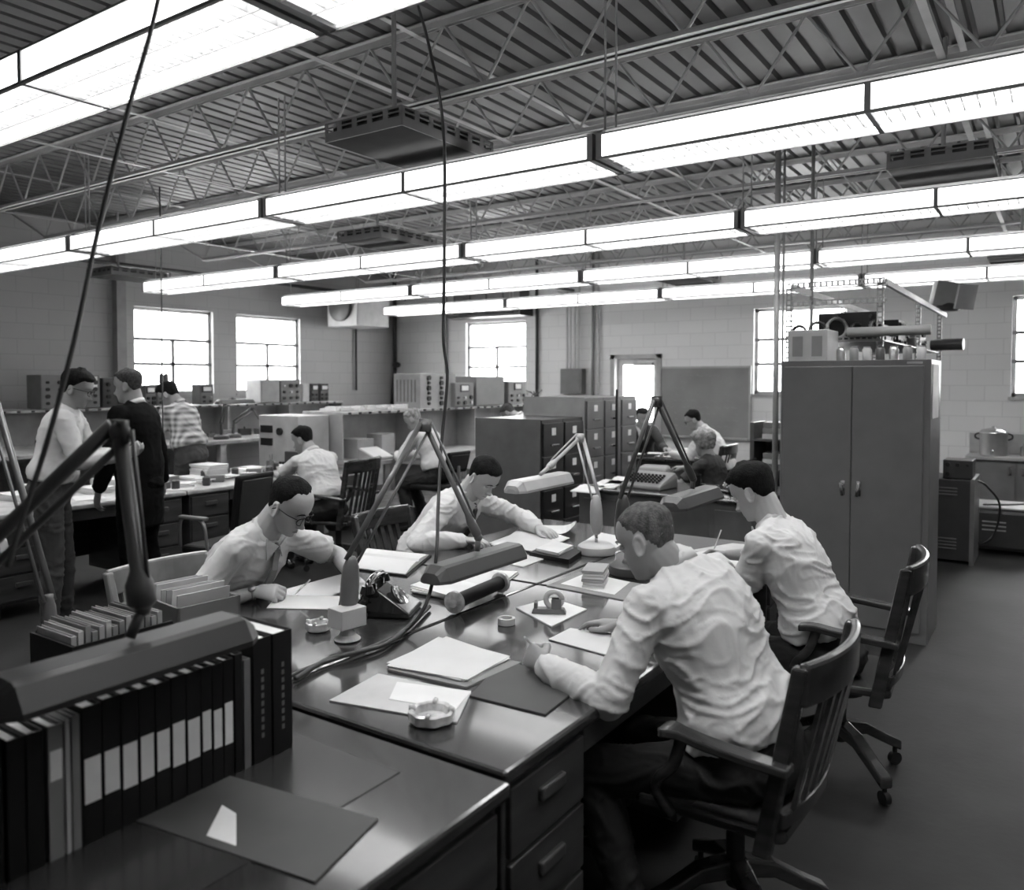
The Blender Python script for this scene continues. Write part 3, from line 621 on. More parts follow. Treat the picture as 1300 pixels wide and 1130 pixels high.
# ------------------------------------------------------------------ chairs
def banker(loc, rz, label, m='chair_wood', swivel=True, arms=True, tall=.94, az=0.0):
    # faces +x locally
    t = thing('wooden_armchair', label, 'chair', loc, rz)
    b = M(); ring = []
    b.prism([(-.22, -.2), (-.2, -.22), (.2, -.25), (.24, -.22), (.24, .22), (.2, .25), (-.2, .22), (-.22, .2)], .43 + az, .465 + az); b.to('seat', m, t, bevel=.01)
    def arc(r, z, w, h, x0=-.22, dx=.06, a=.26, n=13):
        b = M(); rings = []
        for i in range(n):
            u = -a + 2 * a * i / (n - 1); x = x0 - dx * (1 - (u / a) ** 2)
            rings.append([(x - w / 2, u, z - h / 2), (x + w / 2, u, z - h / 2), (x + w / 2 - .006, u, z + h / 2), (x - w / 2 - .006, u, z + h / 2)])
        return b.loft(rings)
    arc(0, tall - .05, .03, .12, -.27, .045).to('top_rail', m, t, bevel=.012)
    arc(0, .5 + az, .03, .05, -.2, .03, .22).to('lower_rail', m, t, bevel=.006)
    for i in range(6):
        u = -.16 + i * .064; x = -.045 * (1 - (u / .26) ** 2)
        M().loft([[(-.205 + x * .6 - .006, u - .016, .5), (-.205 + x * .6 + .006, u - .016, .5), (-.205 + x * .6 + .006, u + .016, .5), (-.205 + x * .6 - .006, u + .016, .5)],
                  [(-.275 + x - .006, u - .016, tall - .09), (-.275 + x + .006, u - .016, tall - .09), (-.275 + x + .006, u + .016, tall - .09), (-.275 + x - .006, u + .016, tall - .09)]]).to('slat', m, t)
    for s in (-1, 1):
        M().loft([[(-.19, s * .235 - .02, .4), (-.14, s * .235 - .02, .4), (-.14, s * .235 + .02, .4), (-.19, s * .235 + .02, .4)],
                  [(-.29, s * .255 - .018, tall), (-.25, s * .255 - .018, tall), (-.25, s * .255 + .018, tall), (-.29, s * .255 + .018, tall)]]).to('back_post', m, t, bevel=.008)
        if arms:
            P = spline([(-.25, s * .265, .67 + az), (-.15, s * .28, .68 + az), (-.03, s * .285, .69 + az), (.07, s * .28, .70 + az), (.12, s * .27, .69 + az)], 5)
            rings = []
            for i, p in enumerate(P):
                wd = .03 if i < 14 else .03 + .012 * math.sin((i - 14) / 6 * PI); rings.append([(p.x, p.y - wd, p.z - .014), (p.x, p.y + wd, p.z - .014), (p.x, p.y + wd, p.z + .012), (p.x, p.y - wd, p.z + .012)])
            M().loft(rings).to('armrest', m, t, bevel=.008)
            M().tube(spline([(.10, s * .24, .43 + az), (.14, s * .27, .52), (.08, s * .28, .6), (.05, s * .28, .69 + az)]), .019, 8).to('arm_post', m, t, True)
    if swivel:
        M().lathe([(.1, .36 + az), (.12, .39 + az), (.12, .43 + az)], n=16).cyl((0, 0, .14), (0, 0, .4 + az), .028).to('swivel_post', 'black', t, 'a')
        for k in range(4):
            a = PI / 4 + k * PI / 2; c, s_ = math.cos(a), math.sin(a); rings = []
            for r_, z, h, w in ((.02, .2, .06, .03), (.12, .185, .05, .028), (.22, .13, .045, .026), (.3, .09, .045, .028)):
                rings.append([(c * r_ - s_ * w, s_ * r_ + c * w, z - h / 2), (c * r_ + s_ * w, s_ * r_ - c * w, z - h / 2), (c * r_ + s_ * w, s_ * r_ - c * w, z + h / 2), (c * r_ - s_ * w, s_ * r_ + c * w, z + h / 2)])
            l = M().loft(rings).to('base_leg', m, t, bevel=.008)
            M().cyl((c * .285, s_ * .285, .1), (c * .285, s_ * .285, .04), .01).cyl((c * .285 - s_ * .012, s_ * .285 + c * .012, .028), (c * .285 + s_ * .012, s_ * .285 - c * .012, .028), .028, n=16).to('caster', 'black', l, 'a')
    else:
        for sx in (-.18, .2):
            for sy in (-.2, .2): M().tube([(sx, sy, .44), (sx * 1.1, sy * 1.08, 0)], [.024, .018], 8).to('leg', m, t, True)
        M().bx(-.18, .2, -.215, -.195, .2, .225).bx(-.18, .2, .195, .215, .2, .225).bx(-.19, -.17, -.2, .2, .15, .175).to('stretcher', m, t)
    return t
banker((-.80, 2.42, 0), PI - .05, 'dark wooden swivel armchair of the man with the crew cut in the right foreground', tall=.95)
banker((-.76, 3.66, 0), PI + .06, 'dark wooden swivel armchair on casters of the short-sleeved man at right', tall=.97)
banker((-5.33, 5.1, 0), PI + .2, 'slat-backed wooden chair of the pale-shirted man reaching over the left desk', tall=1.0)
banker((-3.22, 2.2, 0), 0, 'light wooden curved-back chair of the man in glasses', m='chair_light', tall=.84)
banker((-3.3, 3.8, 0), 0, 'dark slatted wooden chair of the man in the dark tie', tall=.86, arms=False, swivel=False)
banker((-3.45, 9.25, 0), PI, 'wooden armchair of the white-shirted man in front of the chalkboard', m='chair_wood')
def pad_chair(loc, rz, label, arms=True, m='black_satin', z=.46, back=.95, shell='instr_dark'):
    t = thing('office_chair', label, 'chair', loc, rz)
    M().bx(-.22, .23, -.23, .23, z - .07, z).to('seat', m, t, bevel=.025)
    M().loft([[(-.25, -.19, z + .12), (-.2, -.19, z + .12), (-.2, .19, z + .12), (-.25, .19, z + .12)], [(-.31, -.2, back), (-.27, -.2, back), (-.27, .2, back), (-.31, .2, back)]]).to('backrest', m, t, bevel=.02)
    M().loft([[(-.262, -.15, z + .16), (-.25, -.15, z + .16), (-.25, .15, z + .16), (-.262, .15, z + .16)], [(-.322, -.15, back - .04), (-.3, -.15, back - .04), (-.3, .15, back - .04), (-.322, .15, back - .04)]]).to('back_shell', shell, t, bevel=.004)
    M().tube(spline([(-.05, 0, z - .08), (-.22, 0, z - .08), (-.28, 0, z + .02), (-.28, 0, z + .2)]), .018).to('back_bar', 'steel', t, True)
    if arms:
        for s in (-1, 1):
            M().tube(spline([(-.1, s * .22, z - .05), (-.1, s * .29, z), (-.05, s * .29, z + .2), (.15, s * .29, z + .21), (.18, s * .28, z)]), .012).to('arm_frame', 'steel', t, True)
            M().box((.04, s * .29, z + .225), (.26, .05, .028)).to('arm_pad', 'instr', t, bevel=.01)
    M().cyl((0, 0, .12), (0, 0, z - .07), .025).to('post', 'steel', t, True)
    for k in range(4):
        a = PI / 4 + k * PI / 2; c, s_ = math.cos(a), math.sin(a)
        l = M().tube([(0, 0, .14), (c * .28, s_ * .28, .07)], [.025, .018], 8).to('base_leg', 'steel', t, True)
        M().cyl((c * .28, s_ * .28, .08), (c * .28, s_ * .28, .04), .008).ell((c * .28, s_ * .28, .028), (.028, .028, .028)).to('caster', 'black', l, True)
    return t
pad_chair((-5.25, 3.86, 0), R(190), 'empty padded office armchair behind the man in glasses', back=1.0)
pad_chair((-5.68, 6.95, 0), PI, 'dark swivel work chair of the man writing at the mid-room bench', arms=False, z=.56, back=.92)
pad_chair((-2.75, 7.75, 0), PI, 'dark rounded office chair of the curly-haired woman', back=.93)
pad_chair((-4.75, 10.25, 0), -PI / 2, 'office chair of the man in the dark suit by the door', back=.9)
pad_chair((-5.4, 8.65, 0), PI, 'work chair of the bent white-shirted worker behind the filing cabinets', arms=False, z=.52, back=.9)
# small dark divider / bookcase right of chalkboard
t = thing('bookcase', 'dark narrow bookcase with stacked papers left of the tall cabinet', 'bookcase', (-2.35, 8.1, 0))
M().bx(-.16, -.12, -.2, .2, 0, 1.28).bx(.28, .32, -.2, .2, 0, 1.28).bx(-.12, .28, .18, .2, 0, 1.28).to('side_panel', 'brown_side', t)
for z in (.1, .45, .8, 1.1): M().bx(-.12, .28, -.2, .18, z, z + .02).to('shelf', 'brown_side', t)

# ================================================================== PEOPLE
def remeshed(b, name, m, parent, loc, vox, smooth_it=4, disp=None, cutters=None):
    """fuse overlapping closed shapes into one continuous surface"""
    bmesh.ops.recalc_face_normals(b.b, faces=b.b.faces)
    me = bpy.data.meshes.new(name + '_raw'); b.b.to_mesh(me); b.b.free()
    o = bpy.data.objects.new(name, me); COL.objects.link(o)
    r = o.modifiers.new('r', 'REMESH'); r.mode = 'VOXEL'; r.voxel_size = vox
    s = o.modifiers.new('s', 'SMOOTH'); s.factor = .5; s.iterations = smooth_it
    dg = bpy.context.evaluated_depsgraph_get(); nm = bpy.data.meshes.new_from_object(o.evaluated_get(dg)); nm.name = name
    o.modifiers.clear(); o.data = nm; bpy.data.meshes.remove(me)
    L = Vector(loc)
    if disp:
        n = [v.normal.copy() for v in nm.vertices]
        for v, q in zip(nm.vertices, n): v.co += q * disp(v.co)
    for v in nm.vertices: v.co -= L
    nm.materials.clear(); nm.materials.append(MATS[m]); nm.polygons.foreach_set('use_smooth', [True] * len(nm.polygons))
    o.parent = parent; return o
def interp(tab, z):
    for a, b in zip(tab, tab[1:]):
        if a[0] <= z <= b[0]:
            t = (z - a[0]) / (b[0] - a[0]); t = t * t * (3 - 2 * t) if False else t; return [a[i] + (b[i] - a[i]) * t for i in range(1, len(a))]
    return list(tab[0][1:]) if z < tab[0][0] else list(tab[-1][1:])
# z, front x, back x, half width (z=0 at the eyes)
HEAD = [(-.118, .052, .022, .012), (-.112, .074, .000, .026), (-.10, .083, -.018, .037), (-.085, .083, -.035, .047), (-.07, .084, -.055, .054), (-.05, .084, -.068, .060), (-.03, .083, -.078, .066),
        (-.01, .081, -.088, .070), (.01, .083, -.094, .073), (.025, .090, -.098, .075), (.045, .090, -.1, .077), (.065, .084, -.098, .0775), (.085, .07, -.088, .071), (.10, .048, -.07, .058), (.112, .02, -.045, .038), (.119, -.004, -.022, .01)]
def head_rings(M3, c, off=lambda p, a, z: 0, n=28, zs=None):
    rings = []
    zs = zs or [-.118 + .237 * i / 34 for i in range(35)]
    for z in zs:
        fx, bxx, w = interp(HEAD, z); cx = (fx + bxx) / 2; rx = (fx - bxx) / 2; ring = []
        for k in range(n):
            a = 2 * PI * k / n; ca, sa = math.cos(a), math.sin(a)
            e = .86; x = math.copysign(abs(ca) ** e, ca) * rx; y = math.copysign(abs(sa) ** e, sa) * w
            p = Vector((cx + x, y, z))
            if x > 0:
                # sockets, brow, cheeks, mouth
                fr = max(0, ca) ** 1.5
                for s in (-1, 1):
                    d2 = ((p.y - s * .032) / .019) ** 2 + ((z + .002) / .014) ** 2; p.x -= .011 * math.exp(-d2) * fr
                    d2 = ((p.y - s * .040) / .02) ** 2 + ((z + .045) / .022) ** 2; p.x += .004 * math.exp(-d2) * fr
                p.x += .005 * math.exp(-((z - .024) / .009) ** 2) * fr
                p.x += .006 * math.exp(-((z + .071) / .0065) ** 2 - (p.y / .022) ** 2) + .006 * math.exp(-((z + .083) / .006) ** 2 - (p.y / .02) ** 2)
                p.x -= .006 * math.exp(-((z + .0765) / .003) ** 2 - (p.y / .024) ** 2)
                p.x -= .005 * math.exp(-((z + .093) / .006) ** 2 - (p.y / .02) ** 2)
                p.x += .007 * math.exp(-((z + .106) / .01) ** 2 - (p.y / .018) ** 2)
            o = off(p, a, z); d = Vector((ca, sa, .0 if z < .05 else (z - .05) * 9)).normalized(); p = p + d * o
            ring.append(c + M3 @ p)
        rings.append(ring)
    return rings
def frame(f, u):
    f = Vector(f).normalized(); l = Vector(u).cross(f).normalized(); u = f.cross(l).normalized()
    return Matrix((f, l, u)).transposed()
def nose(b, M3, c):
    P = lambda x, y, z: c + M3 @ Vector((x, y, z))
    b.loft([[P(.078, .008, .01), P(.088, 0, .012), P(.078, -.008, .01), P(.07, 0, .01)], [P(.08, .011, -.02), P(.101, 0, -.018), P(.08, -.011, -.02), P(.07, 0, -.02)],
            [P(.08, .018, -.046), P(.112, .004, -.042), P(.112, -.004, -.042), P(.08, -.018, -.046)][:4], [P(.08, .012, -.056), P(.1, .004, -.056), P(.1, -.004, -.056), P(.08, -.012, -.056)]])
    b.ell(P(.104, 0, -.043), (.0115, .011, .010)); 
    for s in (-1, 1): b.ell(P(.092, s * .0125, -.047), (.010, .007, .008))
def ear(b, M3, c, s):
    rot = M3 @ Matrix.Rotation(s * R(18), 3, 'Z') @ Matrix.Rotation(R(-8), 3, 'Y')
    o = c + M3 @ Vector((-.008, s * .077, -.012)); P = lambda x, y, z: o + rot @ Vector((x, y, z))
    pts = [P(.016 * math.cos(a) - .002, s * .006, .031 * math.sin(a)) for a in [R(-70) + R(320) * i / 14 for i in range(15)]]
    b.chain(pts, [.0055] * 15, 8); b.ell(P(0, 0, 0), (.014, .006, .028), rot); b.ell(P(.006, s * .003, -.028), (.008, .005, .009), rot)
def hand(b, w, d, n, side, curl=(25, 35, 30), thumb=.6, spread=6, sc=1.0):
    """w wrist, d finger direction, n palm normal (facing out of palm), side=+1 left / -1 right hand"""
    d = Vector(d).normalized(); n = Vector(n); n = (n - d * n.dot(d)).normalized(); t = n.cross(d) * side   # toward the thumb
    # palm
    rings = []
    for q, hw, th in ((0, .024, .019), (.025, .032, .018), (.055, .040, .0155), (.08, .041, .0135), (.092, .036, .010)):
        c = w + d * q * sc; rings.append([c + (t * hw * math.cos(a) - n * th * math.sin(a)) * sc for a in [2 * PI * k / 14 for k in range(14)]])
    b.loft(rings)
    L = ((.042, .026, .02), (.046, .029, .022), (.043, .027, .021), (.034, .02, .018))
    for i in range(4):
        u = .030 - i * .0205; sp = R(spread * (1.3 - i * .9)); base = w + (d * (.083 - (.006 if i == 3 else 0) - (.002 if i == 0 else 0)) + t * u) * sc
        dd = (d * math.cos(sp) + t * math.sin(sp)).normalized(); nn = n; pts = [base]; ang = 0; rr = [.0098, .0088, .0080, .0068]
        for k in range(3):
            ang += R(curl[k] * (1 + .12 * i)); pts.append(pts[-1] + (dd * math.cos(ang) + nn * math.sin(ang)) * L[i][k] * sc)
        b.chain([w + (d * .05 + t * u * .8) * sc] + pts, [.010 * sc] + [r * sc * (.88 if i == 3 else 1) for r in rr], 10)
    p0 = w + (d * .018 + t * .022 + n * .004) * sc; p1 = p0 + (d * .034 + t * .024 + n * (.01 + .02 * thumb)) * sc
    p2 = p1 + (d * .030 + t * (.010 - .016 * thumb) + n * .014 * thumb) * sc; p3 = p2 + (d * .024 - t * .012 * thumb + n * .010 * thumb) * sc
    b.chain([p0, p1, p2, p3], [.0165 * sc, .0125 * sc, .0105 * sc, .008 * sc], 10)
    return p3
def ik(a, c, la, lb, pole):
    d = c - a; D = d.length
    if D > (la + lb) * .998: c = a + d * ((la + lb) * .998 / D); d = c - a; D = d.length
    d.normalize(); x = (la * la - lb * lb + D * D) / (2 * D); h = math.sqrt(max(0, la * la - x * x))
    p = Vector(pole); p = (p - d * p.dot(d)).normalized(); return a + d * x + p * h, c
def person(label, pelvis, face, neck, head, hf, hands, legs, top='shirt', sleeve='short', bottom='trousers', hair='hair', hairstyle='short', near=False,
           hroll=0, tie=None, glasses=False, jacket=False, skin='skin', watch=None, twist=0, hscale=1.0, headc=None, hcurl=None, build=1.0, belt=True, stand=False):
    pelvis = Vector(pelvis); neck = Vector(neck); head = Vector(head); neck = neck + (head - neck) * .2; root = Vector((pelvis.x, pelvis.y, 0))
    f = Vector((math.cos(R(face)), math.sin(R(face)), 0)); l = Vector((-f.y, f.x, 0)); fs = Vector((math.cos(R(face + twist)), math.sin(R(face + twist)), 0)); ls = Vector((-fs.y, fs.x, 0))
    T = thing('person', label, 'person', root)
    vb = .0048 if near else .009; vc = .008 if near else .012
    # spine
    mid = (pelvis + neck) / 2 - f * (.05 if not stand else .015); N_ = 9
    sp = [pelvis * (1 - t) ** 2 + mid * 2 * t * (1 - t) + neck * t * t for t in [i / N_ for i in range(N_ + 1)]]
    WD = [(0, .165, .115), (.12, .165, .118), (.3, .150, .108), (.45, .150, .108), (.65, .168, .118), (.8, .178, .108), (.9, .150, .085), (.97, .08, .062), (1.0, .058, .055)]
    def torso(b, g, w0=0, belly=1.0, t0=0, t1=1.0, n=22):
        rings = []
        for i in range(19):
            t = t0 + (t1 - t0) * i / 18
            c = pelvis * (1 - t) ** 2 + mid * 2 * t * (1 - t) + neck * t * t
            d = ((mid - pelvis) * 2 * (1 - t) + (neck - mid) * 2 * t).normalized()
            side = (l * (1 - t) + ls * t).normalized(); side = (side - d * side.dot(d)).normalized(); fr = side.cross(d)
            w_, dp = interp(WD, t); w_ = w_ * build + g + w0 * math.exp(-((t - .24) / .12) ** 2); dp = dp * build + g + w0 * math.exp(-((t - .24) / .12) ** 2)
            rings.append([c + side * math.copysign(abs(math.cos(a)) ** .85, math.cos(a)) * w_ + fr * math.copysign(abs(math.sin(a)) ** .85, math.sin(a)) * dp for a in [2 * PI * k / n for k in range(n)]])
        b.loft(rings)
    d_up = (neck - mid).normalized(); sh = neck - d_up * .075
    side_s = (ls - d_up * ls.dot(d_up)).normalized(); frs = side_s.cross(d_up)
    arms = {}
    for s, key in ((1, 'L'), (-1, 'R')):
        if key not in hands: continue
        H = hands[key]; w_ = Vector(H['w']); a = sh + side_s * s * .172 * build + frs * H.get('fwd', .02)
        e, w_ = ik(a, w_, .295, .262, Vector(H.get('pole', (-f.x * .3 + l.x * s * .5, -f.y * .3 + l.y * s * .5, -1))))
        dd = Vector(H['d']) if 'd' in H else (w_ - e); arms[key] = (s, a, e, w_, dd, Vector(H.get('n', (0, 0, -1))), H)
    LG = {}
    for s, key in ((1, 'L'), (-1, 'R')):
        hip = pelvis + l * s * .09 - Vector((0, 0, .03)); ank = Vector(legs[key]['a']); k, ank = ik(hip, ank, .44, .42, Vector(legs[key].get('pole', tuple(f + Vector((0, 0, .3))))))
        LG[key] = (hip, k, ank, Vector(legs[key].get('toe', tuple(f))))
    M3 = frame(hf, Vector((0, 0, 1)) + side_s * hroll)
    hb = head + M3 @ Vector((-.03, 0, -.05))
    # body, one continuous skin
    b = M(); torso(b, -.012)
    b.loft(head_rings(M3, head)); nose(b, M3, head)
    for s in (-1, 1): ear(b, M3, head, s)
    b.caps(sh + d_up * .02, hb, .072, .057); b.caps(neck, head + M3 @ Vector((-.012, 0, -.07)), .056, .05)
    for s, a, e, w_, dd, nn, H in arms.values():
        b.chain([sh + side_s * s * .08, a], [.055, .052]); b.chain([a, e], [.048, .038]); b.chain([e, e + (w_ - e) * .3, w_], [.038, .041, .026])
        tip = hand(b, w_, dd, nn, s, H.get('curl', (25, 35, 30)), H.get('thumb', .6), sc=H.get('sc', 1.0))
    for hip, k, ank, toe in LG.values(): b.chain([hip, k, ank], [.075, .05, .036])
    body = remeshed(b, 'body', skin, T, root, vb, 2 if near else 1)
    # shirt or jacket
    def wr(q):
        w = Vector((noise.noise(q * 5), noise.noise(q * 5 + Vector((9, 1, 4))), noise.noise(q * 5 + Vector((3, 7, 2))))) * .10
        a = q + w; r1 = 1 - abs(noise.noise(Vector((a.x * 7 + a.z * 5, a.y * 7 - a.z * 4, a.z * 15)))) * 2.2
        r2 = 1 - abs(noise.noise(Vector((a.x * 16 - a.z * 8, a.y * 16 + 3, a.z * 22)))) * 2.4
        return max(0, r1) ** 3 * .9 + max(0, r2) ** 3 * .4 + noise.noise(q * 6) * .35 - .1
    g = .012 if not jacket else .024
    b = M(); torso(b, g, .026 if not jacket else .01, t0=.12 if not jacket else 0, t1=.985)
    if jacket and stand:
        rings = []
        for z, ww, dp in ((-.34, .2, .14), (-.2, .2, .145), (0, .195, .145), (.15, .18, .135)):
            rings.append([pelvis + Vector((0, 0, z)) + l * math.cos(a) * ww + f * math.sin(a) * dp for a in [2 * PI * k / 20 for k in range(20)]])
        b.loft(rings)
    b.caps(sh + d_up * .01, neck - d_up * .004 - frs * .012, .078, .060)
    for s, a, e, w_, dd, nn, H in arms.values():
        b.caps(sh + side_s * s * .13, neck - d_up * .012 + side_s * s * .03 - frs * .01, .055, .045)
        b.chain([sh + side_s * s * .07, a], [.066, .068 if jacket else .062])
        if sleeve == 'short':
            q = a + (e - a) * .72; b.chain([a, a + (e - a) * .4], [.060, .058]); b.tube([a + (e - a) * .2, a + (e - a) * .5, q], [.058, .064, .07], 18)
        else:
            gg = .012 if jacket else .008; b.chain([a, e], [.058 + gg, .050 + gg]); b.chain([e, e + (w_ - e) * .35, e + (w_ - e) * .9], [.050 + gg, .052 + gg, .036 + gg])
            if not jacket: b.tube([e + (w_ - e) * .82, e + (w_ - e) * .97], [.042, .040], 18)
            else: b.tube([e + (w_ - e) * .82, e + (w_ - e) * .95], [.05, .05], 18)
    shirt = remeshed(b, 'suit_jacket' if jacket else 'shirt', top, T, root, vc, 3, lambda q: (wr(q) - .15) * (.010 if near else .008) * (.6 if jacket else 1))
    # collar
    cm = 'shirt' if jacket else top; b = M(); rings = []; n = 26
    cu = (d_up * .6 + (M3 @ Vector((0, 0, 1))) * .4).normalized(); cs = (side_s - cu * side_s.dot(cu)).normalized(); cf = cs.cross(cu); base = neck - cu * .012
    for rr, z, dip in ((.070, -.014, 0.0), (.067, .022, .014), (.074, .024, .014), (.084, -.010, .022)):
        ring = []
        for k in range(n):
            a_ = 2 * PI * k / n; fr_ = max(0, math.sin(a_)) ** 2
            ring.append(base - root + cs * math.cos(a_) * rr + cf * math.sin(a_) * (rr * .92) + cu * (z - fr_ * (dip + .012) + .022 * max(0, -math.sin(a_))))
        rings.append(ring)
    b.loft(rings, cap=False); co_ = b.to('collar', cm, T, True); sm_ = co_.modifiers.new('t', 'SOLIDIFY'); sm_.thickness = .003
    def front_pt(t, off=0, sx=0):
        c = pelvis * (1 - t) ** 2 + mid * 2 * t * (1 - t) + neck * t * t; d = ((mid - pelvis) * 2 * (1 - t) + (neck - mid) * 2 * t).normalized()
        side = (l * (1 - t) + ls * t).normalized(); side = (side - d * side.dot(d)).normalized(); fr = side.cross(d) ; w_, dp = interp(WD, t)
        fr = fr if fr.dot(fs) > 0 else -fr
        return c + side * sx + fr * (dp * build + off)
    if near or tie:
        b = M()
        for s in (-1, 1):   # collar wings
            p0 = base - root + cf * .084 - cu * .006 + cs * s * .004; p1 = base - root + cf * .052 + cs * s * .064 + cu * .018; p2 = base - root + cf * .100 + cs * s * .048 - cu * .066; th = cf * .006 + cu * .004
            b.loft([[p0, p1, p2], [p0 + th, p1 + th, p2 + th]])
        b.to('collar_wings', cm, T)
    if tie:
        b = M(); rings = []
        for i in range(12):
            t = .95 - .62 * i / 11; wdt = .016 + .020 * i / 11 if i > 0 else .02; off = .045 if i > 1 else .035
            L_, R_ = front_pt(t, off, wdt), front_pt(t, off, -wdt); L2, R2 = front_pt(t, off - .012, wdt), front_pt(t, off - .012, -wdt); rings.append([q - root for q in (L_, R_, R2, L2)])
        b.loft(rings); b.ell(base - root + cf * .075 - cu * .016, (.017, .017, .016)); b.to('necktie', tie, T, bevel=.002)
    if jacket:   # white shirt front between lapels
        b = M(); rings = []
        for i in range(8):
            t = .97 - .4 * i / 7; wdt = .045 * (1 - i / 7) + .004; rings.append([q - root for q in (front_pt(t, .034, wdt), front_pt(t, .034, -wdt), front_pt(t, .0, -wdt), front_pt(t, .0, wdt))])
        b.loft(rings); b.to('shirt_front', 'shirt', T)
        for s in (-1, 1):
            b = M(); rings = []
            for i in range(8):
                t = .97 - .42 * i / 7; a0 = .05 * (1 - i / 7) + .0; a1 = a0 + .035 * math.sin(PI * (i + .6) / 8.5); rings.append([q - root for q in (front_pt(t, .036, s * a0), front_pt(t, .034, s * a1), front_pt(t, .028, s * a1), front_pt(t, .028, s * a0))])
            b.loft(rings); b.to('lapel', top, T)
    # trousers
    b = M(); gp = .014
    rings = []
    du = ((mid - pelvis)).normalized(); sd = (l - du * l.dot(du)).normalized(); fr = sd.cross(du)
    for z, ww, dp in ((-.09, .13, .10), (-.04, .168, .125), (.03, .172, .128), (.10, .160 + .004, .122)):
        rings.append([pelvis + du * z + sd * math.cos(a) * ww * build + fr * math.sin(a) * dp * build for a in [2 * PI * k / 22 for k in range(22)]])
    b.loft(rings)
    for hip, k, ank, toe in LG.values(): b.chain([hip, k], [.095, .068]); b.chain([k, k + (ank - k) * .4, ank + (k - ank) * .06], [.066, .066, .052])
    b.ell(pelvis - f * .02 - Vector((0, 0, .02)), (.14, .16, .10), Matrix.Rotation(R(face), 3, 'Z'))
    remeshed(b, 'skirt' if bottom == 'suit2x' else 'trousers', bottom, T, root, vc, 3, lambda q: wr(q) * .010)
    if belt and not jacket:
        b = M(); rings = []
        for dz, gg in ((.088, .0), (.092, .006), (.118, .006), (.122, .0)):
            rings.append([pelvis - root + du * dz + sd * math.cos(a) * (.163 + gg) * build + fr * math.sin(a) * (.124 + gg) * build for a in [2 * PI * k / 30 for k in range(30)]])
        b.loft(rings); b.to('belt', 'black_satin', T, True)
    for hip, k, ank, toe in LG.values():
        t_ = Vector((toe.x, toe.y, 0)).normalized(); q = Vector((-t_.y, t_.x, 0)); a = Vector((ank.x, ank.y, 0)) - root; rings = []
        for u, ww, hh in ((-.085, .028, .05), (-.06, .037, .085), (0, .038, .1), (.06, .044, .065), (.12, .048, .048), (.17, .04, .038), (.195, .02, .025)):
            rings.append([a + t_ * u + q * ww * math.cos(a_) + Vector((0, 0, max(0.002, hh / 2 + hh / 2 * math.sin(a_)))) for a_ in [2 * PI * j / 14 for j in range(14)]])
        M().loft(rings).to('shoe', 'black_gloss', T, True)
    # hair
    hv = {'short': (.030, .005, .014), 'crew': (.022, .0005, .005), 'full': (.045, .011, .024), 'receding': (.06, .003, .010), 'curly': (.05, .032, .045)}[hairstyle]
    def hoff(p, a, z):
        ca = math.cos(a)
        # hairline height by direction: high in front, low at back
        fl = {'short': .062, 'crew': .066, 'full': .056, 'receding': .083, 'curly': .052}[hairstyle]; bl = -.062 if hairstyle != 'curly' else -.085
        sl = -.002 if hairstyle != 'curly' else -.05
        lim = fl if ca > .55 else (sl + (fl - sl) * max(0, (ca - .0) / .55) ** .7 if ca > 0 else (sl + (bl - sl) * min(1, (-ca) / .75)))
        if abs(ca) < .3 and hairstyle != 'curly': lim = max(lim, -.0)
        k = (z - lim) / .03 + .12 * noise.noise(Vector((p.x * 90, p.y * 90, p.z * 90))); k = max(0, min(1, k)); k = k * k * (3 - 2 * k)
        th = hv[1] + (hv[2] - hv[1]) * max(0, min(1, (z - .03) / .08)) + (.006 * (ca > .2) * max(0, (z - .07) / .05) if hairstyle == 'full' else 0)
        nz = noise.noise(Vector((p.x * 60, p.y * 60, p.z * 40))) * (.0022 if hairstyle != 'curly' else .010)
        return -.010 + (th + .010 + nz) * k
    b = M(); zs = [-.118 + .237 * i / 34 for i in range(35)]
    rings = head_rings(M3, head - root, hoff, 40, zs); up_ = M3 @ Vector((0, 0, 1)); rings.append([p + up_ * (hv[2] * .55) - (p - (sum(rings[-1], Vector()) / 40)) * .4 for p in rings[-1]])
    rings[0] = [p + up_ * .01 for p in rings[0]]
    b.loft(rings); b.to('hair', hair, T, True)
    if near:
        b = M()
        for s in (-1, 1):
            b.tube([head - root + M3 @ Vector((x, s * y, z)) for x, y, z in ((.0925, .014, .019), (.094, .026, .026), (.087, .042, .025), (.077, .053, .016))], [.002, .0032, .003, .0015], 6)
        b.to('eyebrows', hair, T, True)
        for s in (-1, 1):
            M().ell(head - root + M3 @ Vector((.0735, s * .031, -.003)), (.0125, .0125, .0125)).to('eye', 'paper2', T, True)
            M().ell(head - root + M3 @ Vector((.0742, s * .031, .0005)), (.0133, .0138, .0135), M3 @ Matrix.Rotation(R(25), 3, 'Y')).to('eyelid', skin, T, True)
        b = M(); b.tube([head - root + M3 @ Vector((.0905 - abs(y) * .45, y, -.0765)) for y in (-.02, -.01, 0, .01, .02)], [.0012, .003, .0035, .003, .0012], 6); b.to('lips', 'lips', T, True)
    if glasses:
        b = M()
        for s in (-1, 1):
            pts = [head - root + M3 @ Vector((.103 - .012 * abs(math.cos(a)), s * (.034 + .025 * math.cos(a)), -.004 + .019 * math.sin(a))) for a in [2 * PI * k / 16 for k in range(17)]]
            b.tube(pts, [.0026 if (0 <= k <= 8) else .0014 for k in range(17)], 6)
            b.tube([head - root + M3 @ Vector(q) for q in ((.09, s * .060, .006), (.05, s * .080, .006), (-.005, s * .082, .004), (-.025, s * .08, -.014))], .0022, 6)
        b.tube([head - root + M3 @ Vector(q) for q in ((.097, -.011, .004), (.106, 0, .008), (.097, .011, .004))], .0026, 6)
        b.to('glasses', 'black', T, True)
